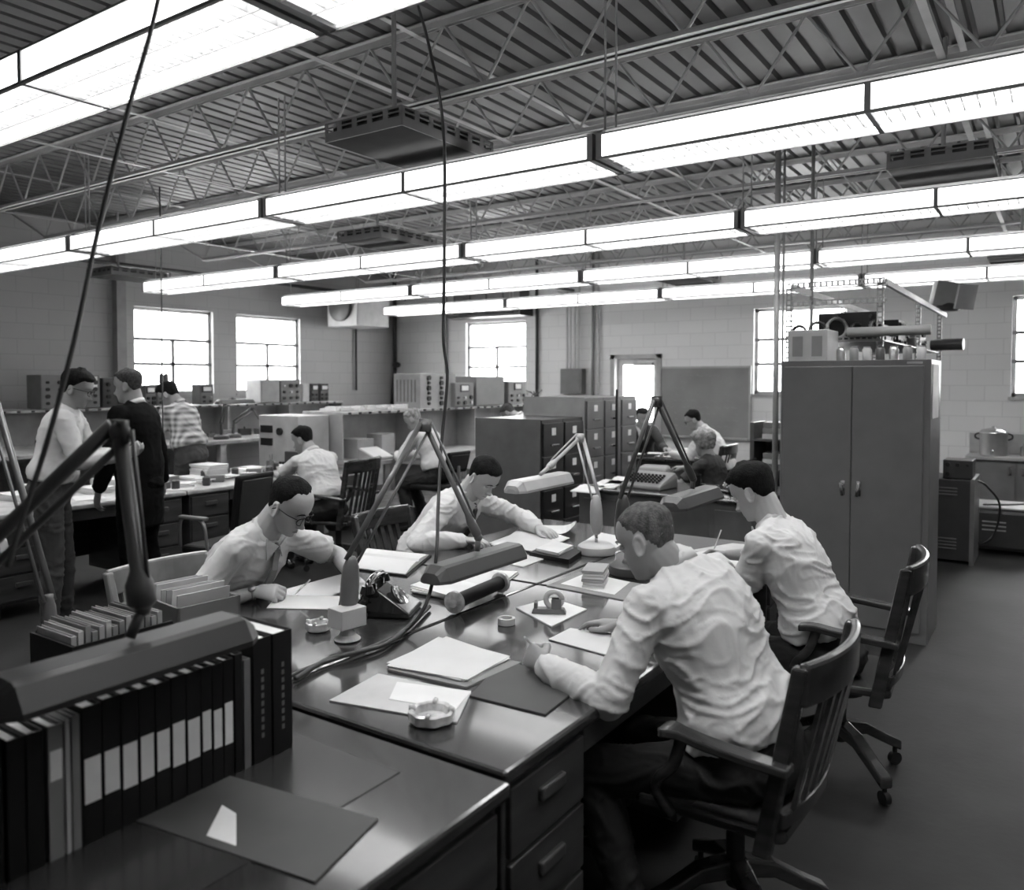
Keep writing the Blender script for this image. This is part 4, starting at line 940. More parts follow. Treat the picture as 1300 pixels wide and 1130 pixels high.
    if watch:
        s, a, e, w_, dd, nn, H = arms[watch]; ax = (w_ - e).normalized(); c = w_ - ax * .012 - root; u = nn.cross(ax).normalized(); v = ax.cross(u)
        b = M(); rings = []
        for o_, r_ in ((-.007, .028), (-.007, .031), (.007, .031), (.007, .028)): rings.append([c + ax * o_ + (u * math.cos(t) + v * math.sin(t)) * r_ for t in [2 * PI * k / 20 for k in range(20)]])
        b.loft(rings); up2 = -(nn - ax * nn.dot(ax)).normalized(); b.cyl(c + up2 * .028, c + up2 * .036, .016, n=16); b.to('wristwatch', 'steel', T, True)
    return T, arms, M3
Z = Vector
# 1 crew-cut man, right foreground, faces -x
P8, A8, _ = person('crew-cut man in long-sleeved white shirt seated in right foreground, back toward the camera', (-.76, 2.43, .56), 172, (-.985, 2.43, 1.09), (-1.085, 2.38, 1.185), (-1, .06, -.42),
    {'L': dict(w=(-1.33, 2.15, .80), d=(-.9, .35, .12), n=(.1, .8, -.3), curl=(78, 92, 60), thumb=1.1, pole=(.5, -.6, -1)), 'R': dict(w=(-1.32, 2.68, .795), d=(-1, .0, -.05), n=(0, -.1, -1), curl=(8, 22, 18), thumb=.2, pole=(.3, .9, -.6))},
    {'L': dict(a=(-1.05, 2.2, .08), pole=(-1, -.25, .5)), 'R': dict(a=(-1.35, 2.55, .08), pole=(-1, 0, .5))}, sleeve='long', hair='hair4', hairstyle='crew', near=True, skin='skin2', watch=None, build=1.16, twist=-4, bottom='trousers')
# 2 short sleeved man at right
P9, A9, _ = person('dark-haired man in short-sleeved white shirt writing at the far right desk', (-.80, 3.58, .56), 172, (-1.03, 3.58, 1.05), (-1.12, 3.58, 1.20), (-1, .10, -.55),
    {'L': dict(w=(-1.27, 3.72, .80), d=(-.9, .5, -.05), n=(0, .2, -1), curl=(20, 30, 30), thumb=.5, pole=(.2, -.6, -1)), 'R': dict(w=(-1.38, 4.0, .81), d=(-1, -.1, .05), n=(0, -.5, -.8), curl=(45, 50, 35), thumb=.9, pole=(.6, .8, -.6))},
    {'L': dict(a=(-1.12, 3.45, .08)), 'R': dict(a=(-1.25, 3.75, .08))}, hair='hair', hairstyle='full', near=True, watch='L', build=.98)
# 3 glasses man
P5, A5, _ = person('man in glasses and short-sleeved white shirt writing at the left desk', (-3.17, 2.22, .55), 8, (-2.83, 2.27, 1.03), (-2.70, 2.30, 1.165), (1, .32, -.72),
    {'R': dict(w=(-2.80, 2.20, .80), d=(1, .62, .02), n=(-.3, .6, -.7), curl=(45, 50, 35), thumb=.9, pole=(-.6, -.7, -.8)), 'L': dict(w=(-2.60, 2.58, .81), d=(.75, -.55, -.1), n=(0, 0, -1), curl=(20, 30, 20), thumb=.4, pole=(-.2, 1, -.3))},
    {'L': dict(a=(-2.7, 2.4, .08)), 'R': dict(a=(-2.75, 2.1, .08))}, hair='hair', hairstyle='receding', near=True, glasses=True, watch='R', tie='instr', build=.98, hroll=-.05)
# 4 tie man
P7, A7, _ = person('young man in long-sleeved white shirt and dark tie reading at the far left desk', (-3.28, 3.80, .55), 2, (-2.93, 3.84, 1.0), (-2.80, 3.84, 1.125), (1, -.05, -.85),
    {'R': dict(w=(-2.74, 3.58, .80), d=(.8, .5, 0), n=(0, 0, -1), curl=(22, 30, 25), thumb=.4, pole=(-.3, -1, -.6)), 'L': dict(w=(-2.58, 4.10, .81), d=(.9, -.2, -.1), n=(0, 0, -1), curl=(12, 20, 15), thumb=.3, pole=(-.2, 1, -.3))},
    {'L': dict(a=(-2.75, 3.95, .08)), 'R': dict(a=(-2.8, 3.65, .08))}, sleeve='long', hair='hair', hairstyle='short', near=True, tie='black', build=1.05)
# 5 standing white shirt left
a1 = tuple(atd(62, 500, 5.35))[:2]
person('standing man with glasses in white shirt at far left, holding papers', (a1[0], a1[1], .97), 52, (a1[0] + .05, a1[1] + .08, 1.49), (a1[0] + .11, a1[1] + .13, 1.64), (.8, .75, -.35),
    {'R': dict(w=(a1[0] + .36, a1[1] + .28, 1.20), d=(.7, .6, .3), n=(-.5, .6, .3), curl=(35, 45, 30), thumb=.8), 'L': dict(w=(a1[0] + .22, a1[1] + .40, 1.17), d=(.7, .3, .2), n=(0, 0, 1), curl=(30, 40, 30))},
    {'L': dict(a=(a1[0] - .1, a1[1] + .12, .08)), 'R': dict(a=(a1[0] + .1, a1[1] - .08, .08))}, sleeve='long', hair='hair', hairstyle='full', glasses=True, bottom='trousers2', stand=True, skin='skin2', top='shirt2')
a2 = tuple(atd(176, 500, 5.9))[:2]
person('standing man in black suit seen from behind, in front of the cluttered left desks', (a2[0], a2[1], .97), 205, (a2[0] - .02, a2[1] - .01, 1.50), (a2[0] - .07, a2[1] - .04, 1.655), (-1, -.68, -.18),
    {'L': dict(w=(a2[0] - .02, a2[1] - .30, .92), d=(-.2, -.05, -1), n=(0, .6, 0), curl=(15, 25, 20)), 'R': dict(w=(a2[0] - .15, a2[1] + .28, .92), d=(-.2, .1, -1), n=(0, -.6, 0), curl=(15, 25, 20))},
    {'L': dict(a=(a2[0] + .04, a2[1] - .1, .08)), 'R': dict(a=(a2[0] - .02, a2[1] + .12, .08))}, sleeve='long', hair='hair2', hairstyle='short', jacket=True, top='suit', bottom='suit', stand=True, skin='skin2')
# 7 plaid man
q = atd(240, 560, 8.0)
person('man in short-sleeved plaid shirt standing bent over the bench below the left window', (q.x + .03, q.y, .98), 196, (q.x - .10, q.y - .02, 1.44), (q.x - .22, q.y - .07, 1.55), (-1, -.45, -.75),
    {'L': dict(w=(q.x - .42, q.y - .22, 1.05), d=(-.8, -.2, -.6), curl=(30, 35, 30)), 'R': dict(w=(q.x - .45, q.y + .1, 1.22), d=(-.9, -.3, .1), curl=(30, 35, 30))},
    {'L': dict(a=(q.x, q.y - .1, .08)), 'R': dict(a=(q.x, q.y + .12, .08))}, top='plaid', bottom='trousers2', hair='hair', hairstyle='full', stand=True, skin='skin2')
# 8 pale shirt man reaching
person('man in pale striped shirt seen from behind, reaching across the cluttered left desk', (-5.33, 4.98, .58), 165, (-5.55, 5.02, 1.02), (-5.68, 5.00, 1.155), (-1, -.35, -.35),
    {'L': dict(w=(-6.06, 5.02, .81), d=(-1, -.1, 0), curl=(20, 30, 20), pole=(.2, -.8, -.8)), 'R': dict(w=(-6.1, 5.35, .81), d=(-1, .1, 0), curl=(20, 30, 20))},
    {'L': dict(a=(-5.75, 4.88, .08)), 'R': dict(a=(-5.75, 5.1, .08))}, sleeve='short', hair='hair', hairstyle='short', top='shirt2', skin='skin2', bottom='trousers')
# 9 bench writer
person('grey-haired man in white shirt writing at the mid-room bench', (-5.66, 6.92, .66), 188, (-5.85, 6.90, 1.13), (-5.97, 6.86, 1.255), (-1, -.3, -.7),
    {'L': dict(w=(-6.17, 6.82, .86), d=(-1, .1, 0), curl=(40, 45, 30), pole=(.2, -.8, -.8)), 'R': dict(w=(-6.2, 7.0, .86), d=(-1, 0, 0), curl=(20, 30, 20))},
    {'L': dict(a=(-5.95, 6.8, .12)), 'R': dict(a=(-5.95, 7.05, .12))}, sleeve='long', hair='hair3', hairstyle='short', skin='skin2')
# 10 hidden worker
person('bent-over worker in white shirt half hidden behind the filing cabinets', (-5.4, 8.65, .62), 180, (-5.68, 8.62, 1.22), (-5.86, 8.6, 1.27), (-1, -.1, -1.2),
    {'L': dict(w=(-6.15, 8.5, .86), d=(-1, .1, 0)), 'R': dict(w=(-6.15, 8.75, .86), d=(-1, 0, 0))},
    {'L': dict(a=(-5.75, 8.5, .1)), 'R': dict(a=(-5.75, 8.8, .1))}, sleeve='long', hair='hair2', hairstyle='short', skin='skin2')
# 11 suit man by the door
person('man in dark suit sitting by the bright door behind the paper-covered desk', (-4.75, 10.2, .55), -60, (-4.66, 10.0, 1.05), (-4.6, 9.92, 1.20), (.6, -.8, -.35),
    {'L': dict(w=(-4.2, 9.75, .81), d=(.8, -.5, 0)), 'R': dict(w=(-4.65, 9.62, .81), d=(.5, -.8, 0))},
    {'L': dict(a=(-4.5, 9.95, .08)), 'R': dict(a=(-4.7, 9.9, .08))}, sleeve='long', jacket=True, top='suit2', bottom='suit', hair='hair', hairstyle='short', skin='skin2', tie='black')
# 12 white shirt by board
q = atd(880, 534, 9.7)
person('man in white shirt with glasses leaning over papers in front of the chalkboard', (q.x + .42, q.y + .03, .56), 184, (q.x + .14, q.y + .01, 1.09), (q.x, q.y, 1.215), (-1, -.35, -.45),
    {'L': dict(w=(q.x - .2, q.y - .2, .82), d=(-1, -.2, 0)), 'R': dict(w=(q.x - .25, q.y + .15, .82), d=(-1, 0, 0))},
    {'L': dict(a=(q.x + .1, q.y - .08, .08)), 'R': dict(a=(q.x + .1, q.y + .12, .08))}, sleeve='long', hair='hair', hairstyle='short', glasses=True, skin='skin2')
# 13 woman
q = atd(893, 562, 7.9)
person('woman with curly pale hair in a dark top seated behind the crosswise desk', (q.x + .14, q.y + .02, .55), 170, (q.x + .05, q.y, .93), (q.x, q.y, 1.075), (-1, .35, -.25),
    {'L': dict(w=(q.x - .35, q.y - .12, .82), d=(-1, .1, 0)), 'R': dict(w=(q.x - .3, q.y + .25, .80), d=(-1, 0, 0))},
    {'L': dict(a=(q.x - .3, q.y - .08, .08)), 'R': dict(a=(q.x - .3, q.y + .12, .08))}, sleeve='short', top='suit2', bottom='suit', hair='hair3', hairstyle='curly', skin='skin2', build=.9, belt=False)

# ================================================================== LAMPS, BOOKS, PAPERS
def rel(p, o): return Vector(p) - Vector(o)
def desk_lamp(label, base, spindle, apex, joint, shade_c, sdir, L, m='lamp_grey', basem='lamp_grey', base_kind='block', bh=.11, w=.075, pitch=0, sp_r=.034, ar=1.0, sm=None):
    base = Vector(base); t = thing('desk_lamp', label, 'desk lamp', base); R_ = lambda p: Vector(p) - base
    if base_kind == 'block':
        M().lathe([(.045, 0), (.05, .004), (.03, .02), (.018, .05)], (0, 0, 0)).box((0, 0, .085), (.085, .11, .07), rz=-.15).to('base', basem, t, bevel=.008)
    else:
        M().lathe([(.10, 0), (.105, .01), (.10, .04), (.08, .055), (.02, .06)], n=28).to('base', basem, t, 'a')
    sp = R_(spindle); ax = (R_(apex) - sp).normalized()
    pr = [(0, .014), (.012, sp_r * .72), (.05, sp_r), (.12, sp_r), (.175, sp_r * .86), (.20, sp_r * .6), (.212, .014)]
    up = Vector((0, 0, 1)); sa = (up * .85 + ax * .15).normalized()
    M().tube([sp + sa * (z - .1) for z, r in pr], [r for z, r in pr], 18).to('counterweight', m, t, True)
    M().cyl((0, 0, .04 if base_kind != 'block' else .1), sp + Vector((0, 0, -.08)), .009).to('stem', 'chrome', t, True)
    pl = ax.cross(Vector((R_(joint) - R_(apex))).normalized()).normalized(); lo = ax.cross(pl).normalized()
    A = R_(apex); J = R_(joint)
    for s in (-1, 1): M().cyl(sp + sa * .09 + lo * s * .022, A + lo * s * .022, .0105 * ar if s > 0 else .0055 * ar).to('lower_arm', m, t, True)
    b = M(); b.ell(A, (.022, .022, .022)); b.box(A, (.05, .014, .05)); b.to('elbow', m, t, True)
    ua = (J - A).normalized(); uo = ua.cross(pl).normalized()
    M().tube([A, A + (J - A) * .78, A + (J - A) * .86, A + (J - A) * .97, J], [.0105 * ar, .0105 * ar, .019 * ar, .020 * ar, .012 * ar], 12).to('upper_arm', m, t, True)
    M().cyl(A + uo * .028, A + (J - A) * .86 + uo * .02, .0045).to('tension_rod', m, t, True)
    C = R_(shade_c); M().cyl(J, C + Vector((0, 0, .02)), .011).ell(J, (.018, .018, .018)).to('shade_swivel', m, t, True)
    d = Vector(sdir).normalized(); q = Vector((0, 0, 1)).cross(d).normalized(); u = d.cross(q)
    q2 = q * math.cos(pitch) + u * math.sin(pitch); u2 = d.cross(q2); rings = []
    for k, (e, ww, zz) in enumerate(((-1, .4, -.052), (-.985, .62, -.05), (-.86, .95, -.05), (.86, .95, -.05), (.985, .62, -.05), (1, .4, -.052))):
        ring = []
        tp = {0: (.25, -.03), 1: (.35, -.012), 2: (.5, .012), 3: (.5, .012), 4: (.35, -.012), 5: (.25, -.03)}[k]
        for a, z in ((-ww, zz), (-ww, zz + .012), (-tp[0] * 1.25, tp[1] - .006), (-tp[0] * .8, tp[1]), (tp[0] * .8, tp[1]), (tp[0] * 1.25, tp[1] - .006), (ww, zz + .012), (ww, zz)):
            ring.append(C + d * e * L / 2 + q2 * a * w * 1.0 + u2 * z)
        rings.append(ring)
    b = M(); b.loft(rings, cap=True, closed=False); sh = b.to('lamp_shade', sm or m, t, False, bevel=0); so = sh.modifiers.new('t', 'SOLIDIFY'); so.thickness = .003
    for s in (-1, 1): M().cyl(C - d * L * .42 + q2 * s * .022 - u2 * .022, C + d * L * .42 + q2 * s * .022 - u2 * .022, .0125).to('tube', 'paper2', t, True)
    return t
Yd = (0.03, 1, 0)
desk_lamp('large dark grey fluorescent desk lamp in the blurred left foreground above the binders', (-2.02, .74, .75), (-2.02, .74, 1.12), atx(152, 548, -1.66), atx(181, 772, -1.6), atx(165, 822, -1.6), (.0, 1, 0), .58, m='lamp_dark', w=.085, base_kind='round', sp_r=.036, ar=1.5, sm='lamp_deep')
desk_lamp('grey folding-arm desk lamp on a pale block base in the middle of the joined desks', atz(441, 812, .757), atx(444, 745, -2.14), atx(540, 540, -2.02), atx(607, 682, -1.92), atx(606, 706, -1.92), (0, 1, 0), .60, m='lamp_grey', basem='instr_light', sm='lamp_dark')
desk_lamp('pale grey folding-arm desk lamp in front of the black filing cabinets', atz(757, 702, .757), atx(757, 655, -2.06), atx(736, 556, -2.25), atx(697, 593, -2.3), atx(686, 607, -2.3), (0, 1, 0), .56, m='lamp_light', basem='instr_light', base_kind='round')
desk_lamp('dark folding-arm desk lamp beyond the crew-cut man, over the far right desk', atz(800, 728, .757), atx(790, 660, -1.62), atx(834, 510, -1.52), atx(880, 608, -1.45), atx(879, 626, -1.45), (0, 1, 0), .56, m='lamp_dark', basem='lamp_dark', base_kind='round')
desk_lamp('dark desk lamp with thin arms at the far left edge, blurred', (-2.58, 1.26, .751), atx(64, 800, -2.6), atd(-12, 505, 2.6), atd(-95, 650, 2.2), atd(-100, 690, 2.2), (.2, 1, 0), .4, m='lamp_grey', basem='lamp_grey', base_kind='round', sp_r=.022)
# ---- binders and books on the near desk
SPX = -1.62
def book(y0, y1, h, d, m, label, lab=None, z=.751, spx=SPX, lean=0, name='binder', group='row of binders and books on the near desk', pages=True):
    t = thing(name, label, 'book', (spx - d / 2, (y0 + y1) / 2, z), 0, group); w = (y1 - y0) / 2 - .0012
    b = M(); b.bx(-d / 2, d / 2, -w, -w + .003, 0, h).bx(-d / 2, d / 2, w - .003, w, 0, h).bx(d / 2 - .003, d / 2 + .001, -w, w, 0, h); b.to('cover', m, t, bevel=.001)
    M().bx(-d / 2 + .008, d / 2 - .004, -w + .0035, w - .0035, .006, h - .008).to('pages', 'paper2' if pages else 'book_grey', t)
    if lab: M().bx(d / 2 + .001, d / 2 + .0022, -w + .003, w - .003, lab[0], lab[1]).to('spine_label', 'white_tag', t)
    return t
ed = [.842, .884, .924, .964, 1.002, 1.040, 1.078, 1.116, 1.146, 1.176, 1.206]
hh = [.285, .288, .287, .285, .283, .286, .284, .285, .283, .285]
for i in range(10):
    book(ed[i], ed[i + 1], hh[i], .235, 'black_satin', 'black binder with white spine label, %s from the camera end of the row' % ORD[i], lab=(.085 + .004 * math.sin(i * 2), .178 + .004 * math.sin(i * 3)))
book(1.208, 1.232, .29, .235, 'black_satin', 'thin black volume right before the grey book end', lab=None)
book(1.234, 1.256, .27, .215, 'book_mid', 'slim mid-grey book standing between the black binders and two thick dark books', name='book')
for i, (a, c) in enumerate(((1.262, 1.318), (1.322, 1.385))):
    o = book(a, c, .31, .25, 'black_satin', ['thick dark book, left of the two at the far end of the row', 'thick dark book closing the far end of the binder row'][i], name='book')
    b = M(); rnd = random.Random(i)
    for k in range(9): b.bx(.1262, .127, -.004, .004, .06 + k * .02, .072 + k * .02)
    b.to('spine_lettering', 'book_mid', o)
gx = [(.775, .806, .27, 'book_grey', 'grey volume with a small white label at the camera end of the row', (.16, .22)), (.808, .820, .272, 'book_light', 'thin pale booklet next to the grey volume', None), (.821, .840, .275, 'book_grey', 'slim grey report just before the first labelled binder', None)]
for a, c, h, m, lb, ll in gx: book(a, c, h, .22, m, lb, lab=ll, name='book')
for i, a in enumerate((.66, .70, .735)):
    book(a, a + .034, .27, .22, 'black_satin', ['black folder at the very start of the row by the picture edge', 'second black folder at the start of the row', 'black folder touching the grey labelled volume'][i], name='book')
# low tray with clips at extreme left
t = thing('letter_tray', 'grey letter tray at the left edge below the large lamp shade', 'tray', (-1.72, .52, .751))
M().bx(-.12, .16, -.16, .1, .17, .185).bx(.15, .16, -.16, .1, .185, .215).to('tray_top', 'instr', t, bevel=.003)
for s in (-.1, .06): M().bx(-.1, -.08, s - .01, s + .01, 0, .17).bx(.12, .14, s - .01, s + .01, 0, .17).to('support', 'steel', t, bevel=.003)
# second row behind lamp: pale page tops / file box
for i in range(14):
    c = atz(30 + i * 8.5, 772 - i * 1.2, 1.0); h = .25; y = 1.2 + i * .021
    book(y, y + .019, .20 + .01 * ((i * 7) % 3), .2, ['card', 'book_light', 'card2', 'book_grey'][i % 4], 'pale report, %s in the row standing behind the large lamp' % ORD[i], name='report', group='reports behind the large lamp', spx=-2.36)
M().bx(-2.58, -2.335, 1.19, 1.2, .751, .93).bx(-2.335, -2.33, 1.19, 1.51, .751, .93).obj('file_holder', 'black_satin', 'black holder around the reports behind the large lamp', 'holder')
t = thing('file_box', 'open grey file box with folders at the near left corner beside the glasses man', 'file box', (-2.66, 1.78, .757), -.12)
M().bx(-.15, .17, -.12, -.11, 0, .15).bx(-.15, .17, .11, .12, 0, .15).bx(-.15, -.14, -.12, .12, 0, .17).bx(.16, .17, -.12, .12, 0, .15).bx(-.15, .17, -.12, .12, 0, .006).to('box', 'instr', t)
for i in range(7): M().box((-.12 + i * .04, 0, .10), (.004, .2, .17 + .012 * (i % 3)), ry=.12).to('folder', ['folder', 'card', 'paper2'][i % 3], t)
# ---- flat things on the desks
def quad_on(name, px, z, th, m, label, cat, sheets=1, jit=0, group=None, rr=5):
    P = [atz(x, y, z) for x, y in px]; c = sum(P, Vector()) / 4; rnd = random.Random(rr); b = M()
    for k in range(sheets):
        a = rnd.uniform(-jit, jit); s = 1 - rnd.uniform(0, jit) * .5; dx, dy = rnd.uniform(-jit, jit) * .06, rnd.uniform(-jit, jit) * .06
        q = [(c.x + dx + ((p.x - c.x) * math.cos(a) - (p.y - c.y) * math.sin(a)) * s, c.y + dy + ((p.x - c.x) * math.sin(a) + (p.y - c.y) * math.cos(a)) * s) for p in P]
        z0 = z - .003 + th * k / sheets; b.prism(q, z0 if k else z - .0015, z0 + th / sheets * .92 if sheets > 1 else z + th)
    return b.obj(name, m, label, cat, group)
def sheet(cx, cy, z, w, h, rz, m, label, name='paper_sheet', cat='paper', curl=0, th=.0008, group=None):
    b = M(); n = 8; rings = []
    for i in range(n + 1):
        u = i / n; x = -w / 2 + w * u; zz = curl * (max(0, u - .6) / .4) ** 2
        rings.append([(x, -h / 2, zz), (x, h / 2, zz * .5), (x, h / 2, zz * .5 + th), (x, -h / 2, zz + th)])
    b.loft(rings); o = b.to(name, m); o.location = (cx, cy, z); o.rotation_euler = (0, 0, rz); return tag(o, label, cat, group)
DZ = .757
# blotter of the crew-cut man and papers in front
quad_on('desk_blotter', [(596, 884), (640, 838), (740, 870), (692, 908)], DZ, .003, 'blotter', 'dark grey desk pad corner left of the crew-cut man, beside white folders', 'desk pad')
quad_on('manila_folder', [(418, 890), (480, 856), (598, 880), (580, 918)], DZ, .0025, 'folder', 'pale open folder lying flat nearest the near desk edge', 'folder')
quad_on('paper_sheet', [(494, 888), (504, 866), (598, 878), (578, 902)], DZ + .003, .0015, 'paper2', 'curled white sheet on the pale open folder', 'paper')
quad_on('paper_stack', [(490, 848), (560, 812), (648, 838), (590, 868)], DZ, .016, 'paper', 'white stack of papers and folders in the middle of the near right desk', 'papers', 6, .08)
quad_on('manila_folder', [(492, 851), (548, 822), (662, 842), (592, 874)], DZ - .0005, .004, 'card2', 'dark folder under the white stack of papers', 'folder')
quad_on('notebook', [(696, 812), (724, 798), (800, 808), (784, 836)], DZ, .006, 'paper', 'open spiral notebook under the crew-cut man\'s hands', 'notebook', 3, .01)
quad_on('note_card', [(655, 772), (700, 760), (745, 774), (700, 796)], DZ, .003, 'paper2', 'white pad under the tape dispenser', 'note pad')
# glass ashtray
def ashtray(loc, label, r=.06):
    t = thing('glass_ashtray', label, 'ashtray', loc); prof = [(r * .85, 0), (r, .006), (r * 1.02, .03), (r * .9, .034), (r * .78, .03), (r * .7, .01), (0, .009)]
    b = M(); rings = []
    for q, z in prof: rings.append([(max(q, .001) * (1 + .04 * math.cos(k * PI / 2)) * math.cos(2 * PI * k / 32), max(q, .001) * (1 + .04 * math.cos(k * PI / 2)) * math.sin(2 * PI * k / 32), z) for k in range(32)])
    b.loft(rings); b.to('bowl', 'clearish', t, 'a')
    for k in range(4): a = k * PI / 2 + .5; M().cyl((math.cos(a) * r * .75, math.sin(a) * r * .75, .034), (math.cos(a) * r * 1.02, math.sin(a) * r * 1.02, .034), .007).to('rest', 'clearish', t, True)
    return t
ashtray(atz(548, 915, DZ), 'cut-glass ashtray at the near corner of the right foreground desk', .062)
ashtray(atz(404, 800, DZ), 'small glass ashtray by the pale lamp base on the left desk', .045)
# tape roll, stapler, tape dispenser
t = thing('tape_roll', 'translucent roll of tape standing flat beside the white pad', 'tape', atz(643, 792, DZ)); M().lathe([(.022, 0), (.034, 0), (.034, .024), (.022, .024), (.022, .001)], n=24).to('roll', 'instr_light', t, 'a')
t = thing('tape_dispenser', 'small dark tape dispenser with a clear roll on the white pad', 'tape dispenser', atz(697, 778, DZ + .004), .5)
M().loft([[(-.07, -.022, 0), (.07, -.022, 0), (.07, .022, 0), (-.07, .022, 0)], [(-.06, -.02, .02), (.06, -.02, .02), (.06, .02, .02), (-.06, .02, .02)]]).bx(-.06, -.045, -.02, .02, .02, .045).bx(.01, .05, -.02, -.014, .02, .06).bx(.01, .05, .014, .02, .02, .06).to('body', 'lamp_grey', t, bevel=.003)
M().tube([(.02 + .032 * math.cos(a), 0, .055 + .032 * math.sin(a)) for a in [2 * PI * k / 18 for k in range(19)]], .011, 8).to('tape', 'instr_light', t, True)
# tube-like glass-ended roll (desk cylinder) along the seam
t = thing('document_roll', 'dark roll with glass-like flared ends lying along the desk seam', 'roll', (0, 0, 0)); c0, c1 = atz(583, 766, DZ + .045), atz(650, 742, DZ + .045)
c0.x = -2.0; c1.x = -2.03; t.location = (c0.x, (c0.y + c1.y) / 2, DZ); o = Vector(t.location)
M().cyl(c0 - o, c1 - o, .03, n=20).to('barrel', 'black_satin', t, 'a')
for e, s in ((c0, -1), (c1, 1)):
    a = (c1 - c0).normalized(); M().tube([e - o - a * .012, e - o - a * .008, e - o + a * .008, e - o + a * .012], [.038, .045, .045, .038], 22).tube([e - o - a * s * -.013, e - o + a * s * .016], [.02, .02], 16).to('end_disc', 'clearish', t, 'a')
# phone (black desk set)
def phone(loc, rz, label):
    t = thing('telephone', label, 'telephone', loc, rz)
    M().loft([[(-.11, -.1, 0), (.12, -.1, 0), (.12, .1, 0), (-.11, .1, 0)], [(-.11, -.1, .03), (.12, -.1, .018), (.12, .1, .018), (-.11, .1, .03)], [(-.075, -.07, .1), (-.02, -.07, .105), (-.02, .07, .105), (-.075, .07, .1)]]).to('body', 'black_gloss', t, bevel=.014)
    d = M().lathe([(.055, 0), (.055, .008), (.045, .01), (.018, .012), (0, .012)], n=24).to('dial', 'black_gloss', t, 'a'); d.location = (.052, 0, .062); d.rotation_euler = (0, R(50), 0)
    b = M()
    for k in range(10): a = R(40 + k * 28); b.cyl((.04 * math.cos(a), .04 * math.sin(a), .0085), (.04 * math.cos(a), .04 * math.sin(a), .0105), .007, n=10)
    b.to('finger_holes', 'paper2', d, 'a')
    for s in (-1, 1): M().bx(-.07, -.03, s * .05 - .008, s * .05 + .008, .095, .125).to('cradle', 'black_gloss', t, bevel=.003)
    b = M(); b.tube(spline([(-.05, -.105, .118), (-.05, -.08, .138), (-.05, 0, .147), (-.05, .08, .138), (-.05, .105, .118)]), .013, 12)
    for s in (-1, 1): b.tube([(-.05, s * .105, .13), (-.05, s * .105, .1)], [.022, .03], 18)
    b.to('handset', 'black_gloss', t, 'a')
    pts = [(-.05 + .008 * math.cos(k * 1.1) - .12 * math.sin(k / 60 * PI) * .3, -.11 - .05 * math.sin(k / 60 * PI), .1 - .085 * math.sin(min(1, k / 30) * PI / 2) + .008 * math.sin(k * 1.1)) for k in range(60)]
    M().tube(pts, .003, 5).to('handset_cord', 'black', t, True)
phone(atz(492, 776, DZ), .45, 'glossy black rotary telephone on the left desk beside the pale lamp base')
phone((-2.25, 6.65, .761), -2.2, 'black rotary telephone on the crosswise desk near the tall cabinet')
# glasses man papers
quad_on('paper_stack', [(338, 772), (352, 756), (432, 757), (428, 774)], DZ, .004, 'paper', 'white pad on which the man in glasses writes', 'paper pad', 3, .01)
def pencil(a, c, label, m='paper2'): M().tube([a, Vector(a) + (Vector(c) - Vector(a)) * .12, c], [.0008, .0036, .0036], 6).obj('pencil', m, label, 'pencil')
pencil(atz(372, 757, .775), atz(394, 736, .84), 'pale pencil held by the man in glasses')
pencil((-1.47, 3.99, .765), (-1.42, 4.02, .93), 'upright white pencil held by the short-sleeved man at right')
pencil((-1.47, 2.29, .80), (-1.41, 2.16, .87), 'pale pencil stub in the crew-cut man\'s left fist')
# open notebooks back left
t = thing('open_notebook', 'open ring notebook with white pages between the glasses man and the tie man', 'notebook', atz(492, 712, DZ))
P = [rel(atz(x, y, DZ), t.location) for x, y in ((448, 722), (468, 698), (545, 706), (515, 731))]
M().prism([(p.x * 1.06, p.y * 1.06) for p in P], 0, .006).to('cover', 'black_satin', t)
m0, m1 = (P[0] + P[1]) / 2, (P[3] + P[2]) / 2
for k, (A_, B_, C_, D_) in enumerate(((P[0], m0, m1, P[3]), (m0, P[1], P[2], m1))):
    rings = []
    for i in range(9):
        u = i / 8; e = u if k == 0 else 1 - u; zz = .008 + .02 * (math.sin(e * PI / 2) ** .7) - (.012 if e > .93 else 0)
        a = A_ + (B_ - A_) * u; d = D_ + (C_ - D_) * u; rings.append([(a.x, a.y, .006), (d.x, d.y, .006), (d.x, d.y, zz), (a.x, a.y, zz)])
    M().loft(rings).to('pages', 'paper', t, False)
# centre papers between lamp1 shade and phone
quad_on('paper_stack', [(520, 752), (548, 738), (606, 748), (585, 766)], DZ, .03, 'paper2', 'small pile of white booklets right of the black telephone', 'papers', 5, .12)
quad_on('paper_stack', [(545, 742), (580, 722), (660, 728), (630, 748)], DZ, .012, 'paper', 'white papers under the middle lamp shade', 'papers', 3, .08)
# tie man's papers
quad_on('paper_stack', [(622, 693), (668, 670), (722, 684), (690, 703)], DZ, .012, 'paper', 'bright white papers under the hands of the man in the tie', 'papers', 5, .12)
o = sheet(*atz(708, 672, DZ + .012)[:2], DZ + .01, .22, .28, .5, 'paper', 'curled white sheet standing up beside the tie man\'s papers', curl=.06)
quad_on('document_case', [(672, 706), (700, 694), (742, 702), (722, 716)], DZ, .022, 'black_satin', 'flat black case near the pale round lamp base', 'case')
quad_on('paper_stack', [(680, 700), (702, 690), (728, 696), (708, 706)], DZ + .022, .02, 'paper2', 'small white pad pile lying on the flat black case', 'papers', 4, .05)
quad_on('paper_sheet', [(630, 712), (660, 702), (690, 710), (664, 720)], DZ, .002, 'paper2', 'single pale sheet right of the middle lamp shade', 'paper')
quad_on('paper_sheet', [(738, 690), (760, 676), (800, 684), (782, 696)], DZ, .003, 'paper', 'white sheets behind the pale round lamp base', 'paper')
